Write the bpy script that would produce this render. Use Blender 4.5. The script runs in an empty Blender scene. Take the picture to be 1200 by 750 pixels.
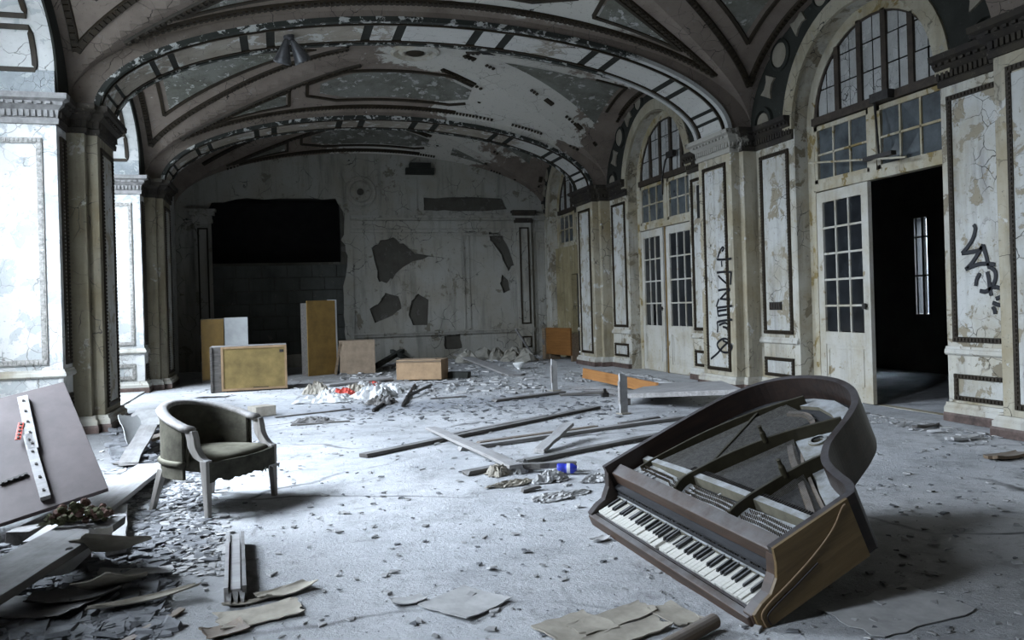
import bpy, bmesh, math, random
import numpy as np
from mathutils import Vector, Matrix
from mathutils.geometry import delaunay_2d_cdt
random.seed(7)
PI = math.pi
SC = bpy.context.scene
COL = SC.collection

# ---------------------------------------------------------------- camera
CAMH, FOC, YAW, ROLL, CYP = 1.134, 951.63, 0.2766, 0.0293, 357.93
cam_d = bpy.data.cameras.new('camera'); cam = bpy.data.objects.new('camera', cam_d); COL.objects.link(cam)
cam_d.sensor_width = 36.0; cam_d.lens = FOC / 1200 * 36.0; cam_d.shift_y = -(375 - CYP) / 1200
cam_d.clip_start = 0.05; cam_d.clip_end = 200
cam.matrix_world = (Matrix.Translation((0, 0, CAMH)) @ Matrix.Rotation(-YAW, 4, 'Z') @ Matrix.Rotation(PI / 2, 4, 'X')
                    @ Matrix.Rotation(-ROLL, 4, 'Z'))
SC.camera = cam

# ---------------------------------------------------------------- sky and exposure
SKY = 112.0
w = bpy.data.worlds.new('overcast_sky'); SC.world = w; w.use_nodes = True
nt = w.node_tree; nt.nodes.clear()
wo = nt.nodes.new('ShaderNodeOutputWorld'); bg = nt.nodes.new('ShaderNodeBackground')
tc = nt.nodes.new('ShaderNodeTexCoord'); sx = nt.nodes.new('ShaderNodeSeparateXYZ'); cr = nt.nodes.new('ShaderNodeValToRGB')
nt.links.new(tc.outputs['Generated'], sx.inputs[0]); nt.links.new(sx.outputs['Z'], cr.inputs[0])
cr.color_ramp.elements[0].position = 0.0; cr.color_ramp.elements[0].color = (0.06, 0.07, 0.08, 1)
cr.color_ramp.elements[1].position = 0.85; cr.color_ramp.elements[1].color = (0.78, 0.88, 1.0, 1)
e = cr.color_ramp.elements.new(0.04); e.color = (0.22, 0.255, 0.30, 1)
nt.links.new(cr.outputs[0], bg.inputs[0]); bg.inputs[1].default_value = SKY
nt.links.new(bg.outputs[0], wo.inputs[0])

SC.view_settings.view_transform = 'Standard'
SC.view_settings.look = 'None'
SC.view_settings.gamma = 1.0
SC.view_settings.use_curve_mapping = False
SC.view_settings.exposure = 0.0
SC.cycles.use_denoising = True
SC.cycles.max_bounces = 7
SC.cycles.diffuse_bounces = 4
SC.cycles.caustics_reflective = False
SC.cycles.caustics_refractive = False
SC.cycles.sample_clamp_indirect = 6.0

# ---------------------------------------------------------------- room measures
XL, XR = -1.72, 5.395            # faces of the pilasters
XWL, XWR = -1.98, 5.70           # side walls
YK = [-0.41, 4.25, 8.91, 13.57]  # near edges of the transverse arches
AW, BAY = 0.81, 4.66
YB = 17.25
ZC0, ZC1 = 2.95, 3.22            # capital band
BAYS = [(-4.26, -0.41), (0.40, 4.25), (5.06, 8.91), (9.72, 13.57), (14.38, YB)]
LEFT_DEPTH = 1.15
WINS = [(1.3, 0.40, 1.9, 4.1), (5.95, 1.10, 1.8, 4.1), (11.5, 0.68, 1.7, 4.1)]   # unseen left windows, placed and sized to aim the shadows: centre y, half width, z0, z1

def portal(y, hy, z0, z1):
    d = bpy.data.lights.new('window_portal', 'AREA'); d.shape = 'RECTANGLE'; d.size = 2 * hy; d.size_y = z1 - z0
    d.cycles.is_portal = True
    o = bpy.data.objects.new('window_portal', d); COL.objects.link(o)
    o.location = (XWL - LEFT_DEPTH - 0.05, y, (z0 + z1) / 2)
    o.rotation_euler = (PI / 2, 0, -PI / 2)
for q in WINS: portal(*q)

# ---------------------------------------------------------------- pixel -> floor helper (same camera as above, real distances)
_s, _c = math.sin(YAW), math.cos(YAW); _sr, _cr = math.sin(ROLL), math.cos(ROLL)
def _ray(px, py):
    a, b = px - 600, py - CYP
    u = (a * _cr - b * _sr) / FOC; v = (a * _sr + b * _cr) / FOC
    return Vector((_s + _c * u, _c - _s * u, -v))
def fp(px, py, z=0.0):
    r = _ray(px, py); t = (z - CAMH) / r.z
    return Vector((r.x * t, r.y * t, z))
def yp(px, py, Y):
    r = _ray(px, py); t = Y / r.y
    return Vector((r.x * t, Y, CAMH + r.z * t))
def xp(px, py, X):
    r = _ray(px, py); t = X / r.x
    return Vector((X, r.y * t, CAMH + r.z * t))

# ---------------------------------------------------------------- mesh collector
class MB:
    def __init__(s): s.v = []; s.f = []
    def add(s, vs, fs):
        o = len(s.v); s.v += [tuple(x) for x in vs]; s.f += [tuple(i + o for i in f) for f in fs]; return s
    HEX = [(0,3,2,1),(4,5,6,7),(0,1,5,4),(1,2,6,5),(2,3,7,6),(3,0,4,7)]
    def hexa(s, p): return s.add(p, MB.HEX)
    def box(s, lo, hi, M=None):
        x0,y0,z0 = lo; x1,y1,z1 = hi
        p = [Vector(q) for q in ((x0,y0,z0),(x1,y0,z0),(x1,y1,z0),(x0,y1,z0),(x0,y0,z1),(x1,y0,z1),(x1,y1,z1),(x0,y1,z1))]
        if M is not None: p = [M @ q for q in p]
        return s.hexa(p)
    def obox(s, c, A, B, N, a, b, n):      # centred box along unit axes A,B,N half sizes a,b,n
        c = Vector(c); A = Vector(A) * a; B = Vector(B) * b; N = Vector(N) * n
        return s.hexa([c-A-B-N, c+A-B-N, c+A+B-N, c-A+B-N, c-A-B+N, c+A-B+N, c+A+B+N, c-A+B+N])
    def tube(s, pts, r, n=8, caps=True):
        pts = [Vector(p) for p in pts]; k = len(pts); rr = r if isinstance(r, (list, tuple)) else [r] * k
        vs = []; prev = None
        for i, p in enumerate(pts):
            t = (pts[min(i+1,k-1)] - pts[max(i-1,0)]).normalized()
            if prev is None:
                up = Vector((0,0,1)) if abs(t.z) < .9 else Vector((1,0,0))
                a = t.cross(up).normalized()
            else:
                a = (prev - t * prev.dot(t)).normalized()
            prev = a; b = t.cross(a)
            vs += [p + (a*math.cos(2*PI*j/n) + b*math.sin(2*PI*j/n)) * rr[i] for j in range(n)]
        fs = [(i*n+j, i*n+(j+1)%n, (i+1)*n+(j+1)%n, (i+1)*n+j) for i in range(k-1) for j in range(n)]
        if caps: fs += [tuple(range(n))[::-1], tuple((k-1)*n+j for j in range(n))]
        return s.add(vs, fs)
    def lathe(s, prof, n=24, M=None, close=True):   # prof (r,z)
        vs = [Vector((r*math.cos(2*PI*j/n), r*math.sin(2*PI*j/n), z)) for r, z in prof for j in range(n)]
        if M is not None: vs = [M @ q for q in vs]
        k = len(prof)
        fs = [(i*n+j, i*n+(j+1)%n, (i+1)*n+(j+1)%n, (i+1)*n+j) for i in range(k-1) for j in range(n)]
        if close: fs += [tuple(range(n))[::-1], tuple((k-1)*n+j for j in range(n))]
        return s.add(vs, fs)
    def prism(s, poly, O, A, B, N, t):      # polygon (a,b) on plane O,A,B, extruded t along N
        O=Vector(O);A=Vector(A);B=Vector(B);N=Vector(N); n=len(poly)
        lo=[O+A*a+B*b for a,b in poly]; hi=[p+N*t for p in lo]
        fs=[tuple(range(n))[::-1], tuple(range(n,2*n))]+[(i,(i+1)%n,n+(i+1)%n,n+i) for i in range(n)]
        return s.add(lo+hi, fs)
    def ribbon(s, pts, nrm, w, t, closed=False):   # strip of width w raised t along nrm
        k=len(pts); pts=[Vector(p) for p in pts]; vs=[]
        for i in range(k):
            if closed: d=pts[(i+1)%k]-pts[i-1]
            else: d=pts[min(i+1,k-1)]-pts[max(i-1,0)]
            n=Vector(nrm[i] if isinstance(nrm,list) else nrm).normalized()
            sd=d.cross(n).normalized()*(w/2)
            vs+=[pts[i]-sd, pts[i]+sd, pts[i]+sd*.75+n*t, pts[i]-sd*.75+n*t]
        fs=[]
        for i in range(k if closed else k-1):
            a=i*4; b=((i+1)%k)*4
            fs+=[(a,a+1,b+1,b),(a+1,a+2,b+2,b+1),(a+2,a+3,b+3,b+2),(a+3,a,b,b+3)]
        if not closed: fs+=[(0,3,2,1),((k-1)*4,(k-1)*4+1,(k-1)*4+2,(k-1)*4+3)]
        return s.add(vs,fs)
    def plate(s, outer, holes, O, A, B, N, t):      # polygon with holes, extruded
        vs=[];es=[]
        for loop in [outer]+holes:
            o=len(vs); vs+=[Vector(p) for p in loop]; es+=[(o+i,o+(i+1)%len(loop)) for i in range(len(loop))]
        v2,e2,f2,_,_,_=delaunay_2d_cdt(vs,es,[],1,1e-5)
        def inside(p,loop):
            r=False
            for (x0,y0),(x1,y1) in zip(loop,loop[1:]+loop[:1]):
                if (y0>p.y)!=(y1>p.y) and p.x<(x1-x0)*(p.y-y0)/(y1-y0)+x0: r=not r
            return r
        f2=[f for f in f2 if not any(inside(sum((v2[i] for i in f),Vector((0,0)))/len(f),h) for h in holes)]
        O=Vector(O);A=Vector(A);B=Vector(B);N=Vector(N); n=len(v2)
        lo=[O+A*p.x+B*p.y for p in v2]; hi=[p+N*t for p in lo]
        fs=[tuple(f)[::-1] for f in f2]+[tuple(i+n for i in f) for f in f2]
        cnt={}
        for f in f2:
            for i in range(len(f)):
                a,b=f[i],f[(i+1)%len(f)]; cnt[(a,b)]=1
        for (a,b) in cnt:
            if (b,a) not in cnt: fs.append((a,b,b+n,a+n))
        return s.add(lo+hi,fs)
    def mesh(s, name, m, smooth=False, fix=True):
        me=bpy.data.meshes.new(name); me.from_pydata(s.v,[],s.f); me.update()
        if fix:
            bm=bmesh.new(); bm.from_mesh(me); bmesh.ops.recalc_face_normals(bm,faces=bm.faces); bm.to_mesh(me); bm.free()
        if smooth:
            me.polygons.foreach_set('use_smooth',[True]*len(me.polygons))
        if m is not None: me.materials.append(m)
        return me
    def build(s, name, m, parent=None, smooth=False, bevel=0, kind=None, fix=True, sub=0):
        o=bpy.data.objects.new(name, s.mesh(name,m,smooth,fix)); COL.objects.link(o)
        if parent is not None: o.parent=parent
        if bevel:
            b=o.modifiers.new('bevel','BEVEL'); b.width=bevel; b.segments=2; b.limit_method='ANGLE'; b.angle_limit=.7
        if sub:
            b=o.modifiers.new('sub','SUBSURF'); b.levels=sub; b.render_levels=sub
        if kind: o['kind']=kind
        return o

def tag(o, label, cat, group=None, kind=None):
    o['label']=label; o['category']=cat
    if group: o['group']=group
    if kind: o['kind']=kind
    return o
def empty(name, loc, rot=None, label=None, cat=None, group=None):
    o=bpy.data.objects.new(name,None); COL.objects.link(o); o.empty_display_size=.1
    if rot is None: o.location=loc
    elif isinstance(rot,Matrix): o.matrix_world=Matrix.Translation(loc)@rot.to_4x4()
    else: o.location=loc; o.rotation_euler=(0,0,rot)
    if label: tag(o,label,cat,group)
    return o
def struct(o, label=None):
    o['kind']='structure'
    if label: o['label']=label
    return o
def instance(src, loc, parent, name=None, rot=None, scale=None):
    c=src.copy(); COL.objects.link(c); c.parent=parent; c.location=loc
    if rot is not None: c.rotation_euler=rot
    if scale is not None: c.scale=scale
    return c
def frame(mb, O, A, B, N, a0, a1, b0, b1, wd=.05, th=.018, bead=.036):
    """rectangular moulding frame with a row of beads on it"""
    O=Vector(O);A=Vector(A);B=Vector(B);N=Vector(N)
    P=lambda a,b,h=0: O+A*a+B*b+N*h
    for (x0,x1,y0,y1) in ((a0,a1,b0,b0+wd),(a0,a1,b1-wd,b1),(a0,a0+wd,b0+wd,b1-wd),(a1-wd,a1,b0+wd,b1-wd)):
        mb.obox(P((x0+x1)/2,(y0+y1)/2,th/2),A,B,N,(x1-x0)/2,(y1-y0)/2,th/2)
        if bead:
            L=max(x1-x0,y1-y0); n=max(2,int(L/bead)); hor=(x1-x0)>(y1-y0)
            for i in range(n):
                f=(i+.5)/n
                c=P(x0+(x1-x0)*f,(y0+y1)/2,th+.003) if hor else P((x0+x1)/2,y0+(y1-y0)*f,th+.003)
                mb.obox(c,A,B,N,bead*.3 if hor else wd*.3,wd*.3 if hor else bead*.3,.006)
def sweep_plan(mb, path, prof, side=1):
    """profile (offset,z) swept along plan polyline with mitred corners; offset to the `side` (1 = right of travel)"""
    path=[Vector(p) for p in path]; k=len(path); dirs=[(path[i+1]-path[i]).normalized() for i in range(k-1)]
    nor=lambda d: Vector((d.y,-d.x))*side
    vs=[]; m=len(prof)
    for i in range(k):
        if i==0: off=nor(dirs[0])
        elif i==k-1: off=nor(dirs[-1])
        else:
            n0,n1=nor(dirs[i-1]),nor(dirs[i]); off=(n0+n1); off=off/ max(.25,off.dot(n0))
        vs+=[Vector((path[i].x+off.x*o,path[i].y+off.y*o,z)) for o,z in prof]
    fs=[(i*m+j,i*m+(j+1)%m,(i+1)*m+(j+1)%m,(i+1)*m+j) for i in range(k-1) for j in range(m)]
    fs+=[tuple(range(m)),tuple((k-1)*m+j for j in range(m))[::-1]]
    mb.add(vs,fs)
def beads_plan(mb, path, off, z, side, sp, a, h, d):
    path=[Vector(p) for p in path]
    for i in range(len(path)-1):
        dv=path[i+1]-path[i]; L=dv.length
        if L<sp: continue
        dv.normalize(); nn=Vector((dv.y,-dv.x))*side; n=int(L/sp)
        for j in range(n):
            c=path[i]+dv*(L*(j+.5)/n)+nn*off
            mb.obox((c.x,c.y,z),(dv.x,dv.y,0),(0,0,1),(nn.x,nn.y,0),a,h,d)
# ---------------------------------------------------------------- materials
def _new(name):
    m=bpy.data.materials.new(name); m.use_nodes=True; nt=m.node_tree; nt.nodes.clear()
    out=nt.nodes.new('ShaderNodeOutputMaterial'); b=nt.nodes.new('ShaderNodeBsdfPrincipled')
    nt.links.new(b.outputs[0],out.inputs[0]); return m,nt,b
class G:
    """small node-graph helper"""
    def __init__(s,name,obj=False,scale=(1,1,1)):
        s.m,s.nt,s.b=_new(name)
        g=s.nt.nodes.new('ShaderNodeTexCoord') if obj else s.nt.nodes.new('ShaderNodeNewGeometry')
        mp=s.nt.nodes.new('ShaderNodeMapping'); mp.inputs['Scale'].default_value=scale
        s.nt.links.new(g.outputs['Object' if obj else 'Position'],mp.inputs[0]); s.raw=g.outputs['Object' if obj else 'Position']; s.p=mp.outputs[0]
    def L(s,a,b): s.nt.links.new(a,b)
    def map(s,scale): 
        mp=s.nt.nodes.new('ShaderNodeMapping'); mp.inputs['Scale'].default_value=scale; s.L(s.raw,mp.inputs[0]); return mp.outputs[0]
    def noise(s,sc,det=8,rough=.6,dist=0,vec=None):
        n=s.nt.nodes.new('ShaderNodeTexNoise'); n.inputs['Scale'].default_value=sc; n.inputs['Detail'].default_value=det
        n.inputs['Roughness'].default_value=rough; n.inputs['Distortion'].default_value=dist
        s.L(vec or s.p,n.inputs['Vector']); return n.outputs[0]
    def vor(s,sc,feature='F1',vec=None,out='Distance'):
        n=s.nt.nodes.new('ShaderNodeTexVoronoi'); n.feature=feature; n.inputs['Scale'].default_value=sc; s.L(vec or s.p,n.inputs['Vector']); return n.outputs[out]
    def warp(s,sc,amt):
        n=s.nt.nodes.new('ShaderNodeTexNoise'); n.inputs['Scale'].default_value=sc; n.inputs['Detail'].default_value=4; s.L(s.p,n.inputs['Vector'])
        a=s.nt.nodes.new('ShaderNodeVectorMath'); a.operation='MULTIPLY_ADD'; s.L(n.outputs['Color'],a.inputs[0]); a.inputs[1].default_value=(amt,)*3; s.L(s.p,a.inputs[2]); return a.outputs[0]
    def step(s,v,a,b,inv=False):
        n=s.nt.nodes.new('ShaderNodeMapRange'); s.L(v,n.inputs[0]); n.inputs[1].default_value=a; n.inputs[2].default_value=b
        n.inputs[3].default_value=1. if inv else 0.; n.inputs[4].default_value=0. if inv else 1.; return n.outputs[0]
    def math(s,op,a,b=None,clamp=False):
        n=s.nt.nodes.new('ShaderNodeMath'); n.operation=op; n.use_clamp=clamp
        for i,x in enumerate((a,b)):
            if x is None: continue
            if isinstance(x,(int,float)): n.inputs[i].default_value=x
            else: s.L(x,n.inputs[i])
        return n.outputs[0]
    def mix(s,f,a,b):
        n=s.nt.nodes.new('ShaderNodeMix'); n.data_type='RGBA'
        if isinstance(f,(int,float)): n.inputs[0].default_value=f
        else: s.L(f,n.inputs[0])
        for k,x in ((6,a),(7,b)):
            if isinstance(x,(tuple,list)): n.inputs[k].default_value=(*x[:3],1)
            else: s.L(x,n.inputs[k])
        return n.outputs[2]
    def dist(s,pt,sc=(1,1,1)):
        a=s.nt.nodes.new('ShaderNodeVectorMath'); a.operation='SUBTRACT'; s.L(s.raw,a.inputs[0]); a.inputs[1].default_value=pt
        c=s.nt.nodes.new('ShaderNodeVectorMath'); c.operation='MULTIPLY'; s.L(a.outputs[0],c.inputs[0]); c.inputs[1].default_value=sc
        d=s.nt.nodes.new('ShaderNodeVectorMath'); d.operation='LENGTH'; s.L(c.outputs[0],d.inputs[0]); return d.outputs['Value']
    def axis(s,k):
        n=s.nt.nodes.new('ShaderNodeSeparateXYZ'); s.L(s.raw,n.inputs[0]); return n.outputs[k]
    def col(s,c): 
        if isinstance(c,(tuple,list)): s.b.inputs['Base Color'].default_value=(*c[:3],1)
        else: s.L(c,s.b.inputs['Base Color'])
        return s
    def rough(s,r,spec=.3):
        if isinstance(r,(int,float)): s.b.inputs['Roughness'].default_value=r
        else: s.L(r,s.b.inputs['Roughness'])
        s.b.inputs['Specular IOR Level'].default_value=spec; return s
    def bump(s,h,st=.3,d=.02):
        n=s.nt.nodes.new('ShaderNodeBump'); n.inputs['Strength'].default_value=st; n.inputs['Distance'].default_value=d; s.L(h,n.inputs['Height']); s.L(n.outputs[0],s.b.inputs['Normal']); return s

def peeling(name, paint, stain, bare, peel=.60, sc=1.0, streak=.5, crack=True, dark=(.05,.045,.04), spots=None, chips=None):
    K=.74
    paint,stain,bare,dark=[tuple(x*K for x in q) for q in (paint,stain,bare,dark)]; chips=tuple(x*K for x in chips) if chips else None
    """old paint: large stains, flaked patches down to the undercoat, cracks, vertical run marks"""
    g=G(name)
    st=g.step(g.noise(1.1*sc,6,.65),.42,.68)
    c=g.mix(st,paint,stain)
    run=g.noise(3.0,6,.6,vec=g.map((2.6,2.6,.28)))
    c=g.mix(g.math('MULTIPLY',g.step(run,.5,.72),streak),c,dark)
    pn=g.noise(2.6*sc,12,.68,.4)
    pk=g.step(pn,peel,peel+.025)
    if spots:
        for pt,scv,r0,r1 in spots:
            d=g.math('ADD',g.dist(pt,scv),g.math('MULTIPLY',g.math('SUBTRACT',pn,.5),1.6*r0))
            pk=g.math('MAXIMUM',pk,g.step(d,r0,r1,True))
    c=g.mix(pk,c,bare)
    pn2=g.noise(7*sc,10,.7)
    c=g.mix(g.math('MULTIPLY',g.step(pn2,.60,.66),.7),c,chips or stain)
    pn3=g.noise(23*sc,8,.75)
    c=g.mix(g.math('MULTIPLY',g.step(pn3,.60,.67),.75),c,dark)
    if crack:
        e=g.vor(3.3*sc,'DISTANCE_TO_EDGE',g.warp(2.2,.35)); ce=g.step(e,.003,.016,True)
        ce=g.math('MULTIPLY',ce,g.step(g.noise(1.7,3),.48,.6))
        c=g.mix(ce,c,dark)
        h=g.math('SUBTRACT',g.math('ADD',g.math('MULTIPLY',pk,-.6),g.math('MULTIPLY',pn2,.4)),g.math('MULTIPLY',ce,.6))
    else: h=g.math('ADD',g.math('MULTIPLY',pk,-.6),g.math('MULTIPLY',pn2,.4))
    g.col(c).rough(.82,.2).bump(h,.5,.012)
    return g.m
def plain(name,c,rough=.7,var=.35,sc=9,spec=.3,metal=0,dust=0,dustc=(.42,.43,.44),obj=True):
    g=G(name,obj)
    n=g.noise(sc,8,.65)
    cc=g.mix(g.step(n,.3,.75),tuple(x*(1-var) for x in c),tuple(min(1,x*(1+var)) for x in c))
    if dust:
        gn=g.nt.nodes.new('ShaderNodeNewGeometry'); sp=g.nt.nodes.new('ShaderNodeSeparateXYZ'); g.L(gn.outputs['Normal'],sp.inputs[0])
        d=g.math('MULTIPLY',g.step(sp.outputs[2],.35,.95),g.step(g.noise(sc*.7,8,.7),.25,.62)); d=g.math('MULTIPLY',d,dust)
        cc=g.mix(d,cc,dustc)
    g.col(cc).rough(rough,spec); g.b.inputs['Metallic'].default_value=metal
    g.bump(n,.15,.01)
    return g.m
def wood(name,c1,c2,rough=.6,dust=.0,axis='x',dustc=(.42,.43,.45),spec=.3):
    s={'x':(1.2,14,14),'y':(14,1.2,14),'z':(14,14,1.2)}[axis]
    g=G(name,True,s)
    n=g.noise(2.2,9,.65,.6); cc=g.mix(g.step(n,.32,.7),c1,c2)
    if dust:
        gn=g.nt.nodes.new('ShaderNodeNewGeometry'); sp=g.nt.nodes.new('ShaderNodeSeparateXYZ'); g.L(gn.outputs['Normal'],sp.inputs[0])
        nn=g.noise(6,8,.7,vec=g.map((1,1,1))); d=g.math('MULTIPLY',g.step(sp.outputs[2],.2,.9),g.step(nn,.25,.6)); d=g.math('MULTIPLY',d,dust); cc=g.mix(d,cc,dustc)
    g.col(cc).rough(rough,spec).bump(n,.2,.006)
    return g.m

CREAM=(.60,.575,.50); STAIN=(.34,.29,.19); BARE=(.30,.27,.22)
m_wall=peeling('peeling_cream_wall_paint',(.60,.58,.51),(.40,.34,.22),(.27,.235,.17),.55,1.3,.5)
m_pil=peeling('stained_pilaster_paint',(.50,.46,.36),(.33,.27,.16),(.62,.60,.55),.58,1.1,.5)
m_pil_shade=peeling('shade_dark_pilaster_paint',(.30,.27,.20),(.20,.165,.10),(.40,.385,.34),.60,1.1,.55)  # darker copy of the pilaster paint: brown grime plus left-side shade in the colour
m_trimw=peeling('chipped_white_trim',(.62,.61,.56),(.45,.40,.30),(.30,.26,.2),.62,1.6,.3,False)
m_panel=peeling('flaking_panel_paint',(.60,.60,.57),(.46,.43,.35),(.34,.30,.22),.545,1.7,.4,chips=(.40,.37,.29))
m_reveal=peeling('window_reveal_paint',(.74,.74,.72),(.62,.62,.60),(.50,.52,.52),.54,1.4,.15,dark=(.25,.24,.22))
m_revealarch=peeling('mottled_reveal_arch',(.42,.45,.46),(.3,.33,.34),(.55,.57,.57),.56,4,.1)
m_cream=peeling('cream_archivolt_paint',(.48,.44,.34),(.34,.29,.19),(.40,.38,.33),.62,1.5,.3)
m_yellow=peeling('yellowed_plaster',(.40,.34,.20),(.26,.21,.11),(.46,.42,.32),.6,1.2,.5)
m_bead=plain('dark_bead_moulding',(.024,.017,.009),.6,.5,20,obj=False)
m_beadgrey=plain('weathered_bead_moulding',(.30,.29,.27),.7,.6,30,obj=False)
m_green=peeling('dark_green_frieze',(.034,.036,.03),(.022,.022,.018),(.20,.20,.18),.66,2.5,.2,False,(.01,.012,.012),chips=(.06,.07,.066))
m_cap=peeling('blackened_capital',(.035,.03,.026),(.06,.05,.035),(.42,.40,.35),.66,3.0,.2,False,(.012,.01,.01),
    spots=[((5.35,9.3,3.1),(1,.9,1),.42,.5)],chips=(.16,.14,.11))
m_caplit=plain('lit_grey_capital',(.20,.195,.19),.7,.4,14,obj=False)  # lighter copy of the capital; window light put into the reveal capitals' colour
m_stone=peeling('mottled_medallion',(.33,.30,.24),(.24,.21,.16),(.42,.40,.35),.6,3,.2,False)
m_marble=plain('dark_marble_base',(.10,.07,.06),.5,.7,9,obj=False)
SPOTV=[((3.75,12.9,4.4),(1,.95,.6),1.25,1.34),((2.9,11.9,4.9),(.55,1.6,.6),.75,.85),((4.9,11.0,3.9),(1,.8,.7),.75,.83),
       ((4.0,10.2,4.5),(1,1,1),.7,.8),((2.6,16.4,4.0),(.75,1.1,1),1.35,1.5),((4.9,15.6,4.0),(1,1,1),1.0,1.1),((2.9,8.6,4.5),(.35,1.8,1),.4,.5)]
m_vault=peeling('painted_vault_stucco',(.26,.215,.18),(.175,.142,.115),(.62,.60,.54),.68,1.5,.1,True,(.03,.026,.022),spots=SPOTV,chips=(.28,.25,.23))
m_vpanel=peeling('mottled_vault_panel',(.22,.22,.195),(.13,.13,.10),(.46,.46,.43),.57,2.6,.2)
m_archedge=peeling('arch_edge_moulding',(.038,.042,.036),(.05,.052,.045),(.58,.58,.55),.535,3,.1,False,(.01,.012,.012),
    spots=[((5.0,9.3,3.9),(1,1,1),.9,1.0)])
m_soffit=peeling('arch_soffit_paint',(.40,.36,.30),(.28,.24,.19),(.62,.61,.57),.55,1.6,.15,True,spots=[((4.9,9.3,3.9),(.8,1,1),1.2,1.35),((2.2,9.3,4.4),(.6,1,1),.5,.6),((5,14,3.9),(1,1,1),.8,.9)])
m_back=peeling('back_wall_plaster',(.40,.39,.35),(.33,.305,.25),(.22,.20,.16),.60,.9,.4,True,(.05,.05,.045))
m_darkblock=peeling('dark_grey_block',(.105,.11,.10),(.075,.078,.07),(.15,.15,.13),.62,2,.3,False,(.015,.015,.015))  # dark grey, shared by the back-wall blocks and the beams
m_void=plain('black_opening_shade',(.012,.012,.012),.9,.4,6,obj=False)  # black colour stands in for the darkness inside openings
m_substrate=peeling('exposed_brown_coat',(.095,.09,.075),(.07,.062,.05),(.13,.125,.11),.58,2.5,.2)
m_dark=plain('shade_dark_plaster',(.035,.034,.032),.9,.4,3,obj=False)  # near-black: corridor darkness put in the colour; cuts bounce on unseen walls

# floor: grey screed under white plaster dust, dirt, stains and darker zones set by position
g=G('dusty_floor')
n1=g.noise(.55,7,.6,.3); n2=g.noise(2.6,10,.7); n3=g.noise(14,10,.75); n4=g.noise(60,6,.7)
c=g.mix(g.step(n1,.36,.66),(.40,.415,.44),(.60,.61,.63))
c=g.mix(g.math('MULTIPLY',g.step(n2,.48,.64),.6),c,(.25,.255,.265))
n5=g.noise(6.5,9,.72,.5)
c=g.mix(g.math('MULTIPLY',g.step(n5,.56,.64),.5),c,(.20,.20,.20))
c=g.mix(g.math('MULTIPLY',g.step(n3,.53,.68),.55),c,(.70,.71,.73))
c=g.mix(g.math('MULTIPLY',g.step(n4,.62,.72),.65),c,(.11,.11,.12))
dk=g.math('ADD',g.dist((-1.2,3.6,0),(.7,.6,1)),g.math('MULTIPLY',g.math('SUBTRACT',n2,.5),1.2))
c=g.mix(g.math('MULTIPLY',g.step(dk,.45,1.15,True),.75),c,(.10,.10,.095))  # dirt plus the shade of the left pile, put into the floor colour
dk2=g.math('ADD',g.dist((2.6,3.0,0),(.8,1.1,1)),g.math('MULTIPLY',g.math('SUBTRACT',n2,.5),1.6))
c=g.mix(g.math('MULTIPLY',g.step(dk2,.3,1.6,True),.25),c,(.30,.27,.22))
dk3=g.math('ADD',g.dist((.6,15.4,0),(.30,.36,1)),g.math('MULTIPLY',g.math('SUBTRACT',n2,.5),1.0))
c=g.mix(g.math('MULTIPLY',g.step(dk3,.5,1.1,True),.8),c,(.13,.125,.115))  # floor made darker toward the back left
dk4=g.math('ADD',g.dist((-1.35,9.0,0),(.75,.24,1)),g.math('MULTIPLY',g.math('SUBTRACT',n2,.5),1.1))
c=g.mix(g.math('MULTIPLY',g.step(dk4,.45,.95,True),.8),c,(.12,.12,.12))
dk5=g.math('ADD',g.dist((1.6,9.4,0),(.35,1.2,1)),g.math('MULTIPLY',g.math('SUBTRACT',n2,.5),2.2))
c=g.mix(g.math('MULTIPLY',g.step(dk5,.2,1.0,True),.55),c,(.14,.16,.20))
e=g.vor(.55,'DISTANCE_TO_EDGE',g.warp(1.2,.5)); ce=g.math('MULTIPLY',g.step(e,.003,.012,True),g.step(n1,.45,.6)); c=g.mix(ce,c,(.1,.1,.1))
g.col(c).rough(.85,.25).bump(g.math('ADD',g.math('MULTIPLY',n3,.6),g.math('ADD',g.math('MULTIPLY',n2,.8),g.math('MULTIPLY',n4,.5))),.65,.03)
m_floor=g.m

m_glassdark=plain('dusty_dark_glass',(.018,.02,.022),.12,.6,5,.5)
m_glassrefl=plain('dusty_transom_glass',(.07,.08,.085),.05,.5,4,.8)
m_fan=peeling('whitewashed_fanlight_glass',(.50,.50,.48),(.36,.36,.34),(.58,.57,.55),.6,2.2,.15,True,(.02,.02,.02))
m_darkwood=plain('dark_window_timber',(.04,.03,.022),.6,.5,12)
m_doorpaint=peeling('chipped_door_paint',(.60,.58,.52),(.46,.41,.30),(.33,.27,.17),.62,1.8,.25,False)
m_doorframe=peeling('chipped_door_frame',(.54,.50,.40),(.36,.29,.15),(.28,.21,.09),.57,1.6,.35,False)
g=G('milky_window_glass'); g.nt.nodes.remove(g.b)
tr=g.nt.nodes.new('ShaderNodeBsdfTransparent'); tr.inputs[0].default_value=(.62,.64,.66,1); g.L(tr.outputs[0],[n for n in g.nt.nodes if n.type=='OUTPUT_MATERIAL'][0].inputs[0]); m_milky=g.m
m_paint_black=plain('black_spray_paint',(.008,.009,.012),.5,.2,9,obj=False)
m_deskw=wood('dark_orange_veneer',(.12,.05,.012),(.2,.09,.025),.55,.1)
m_iron=plain('rusty_dark_iron',(.03,.027,.025),.55,.5,20,.4,.3)
m_mahog=wood('dusty_mahogany',(.03,.02,.015),(.075,.045,.03),.5,.8,'x',(.17,.17,.175))
m_mahogside=wood('faded_walnut_veneer',(.085,.055,.022),(.16,.105,.045),.4,.1,'y')
m_mahogdark=wood('dark_rim_veneer',(.014,.011,.010),(.032,.02,.015),.4,.5,'y',(.13,.13,.14))
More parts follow.
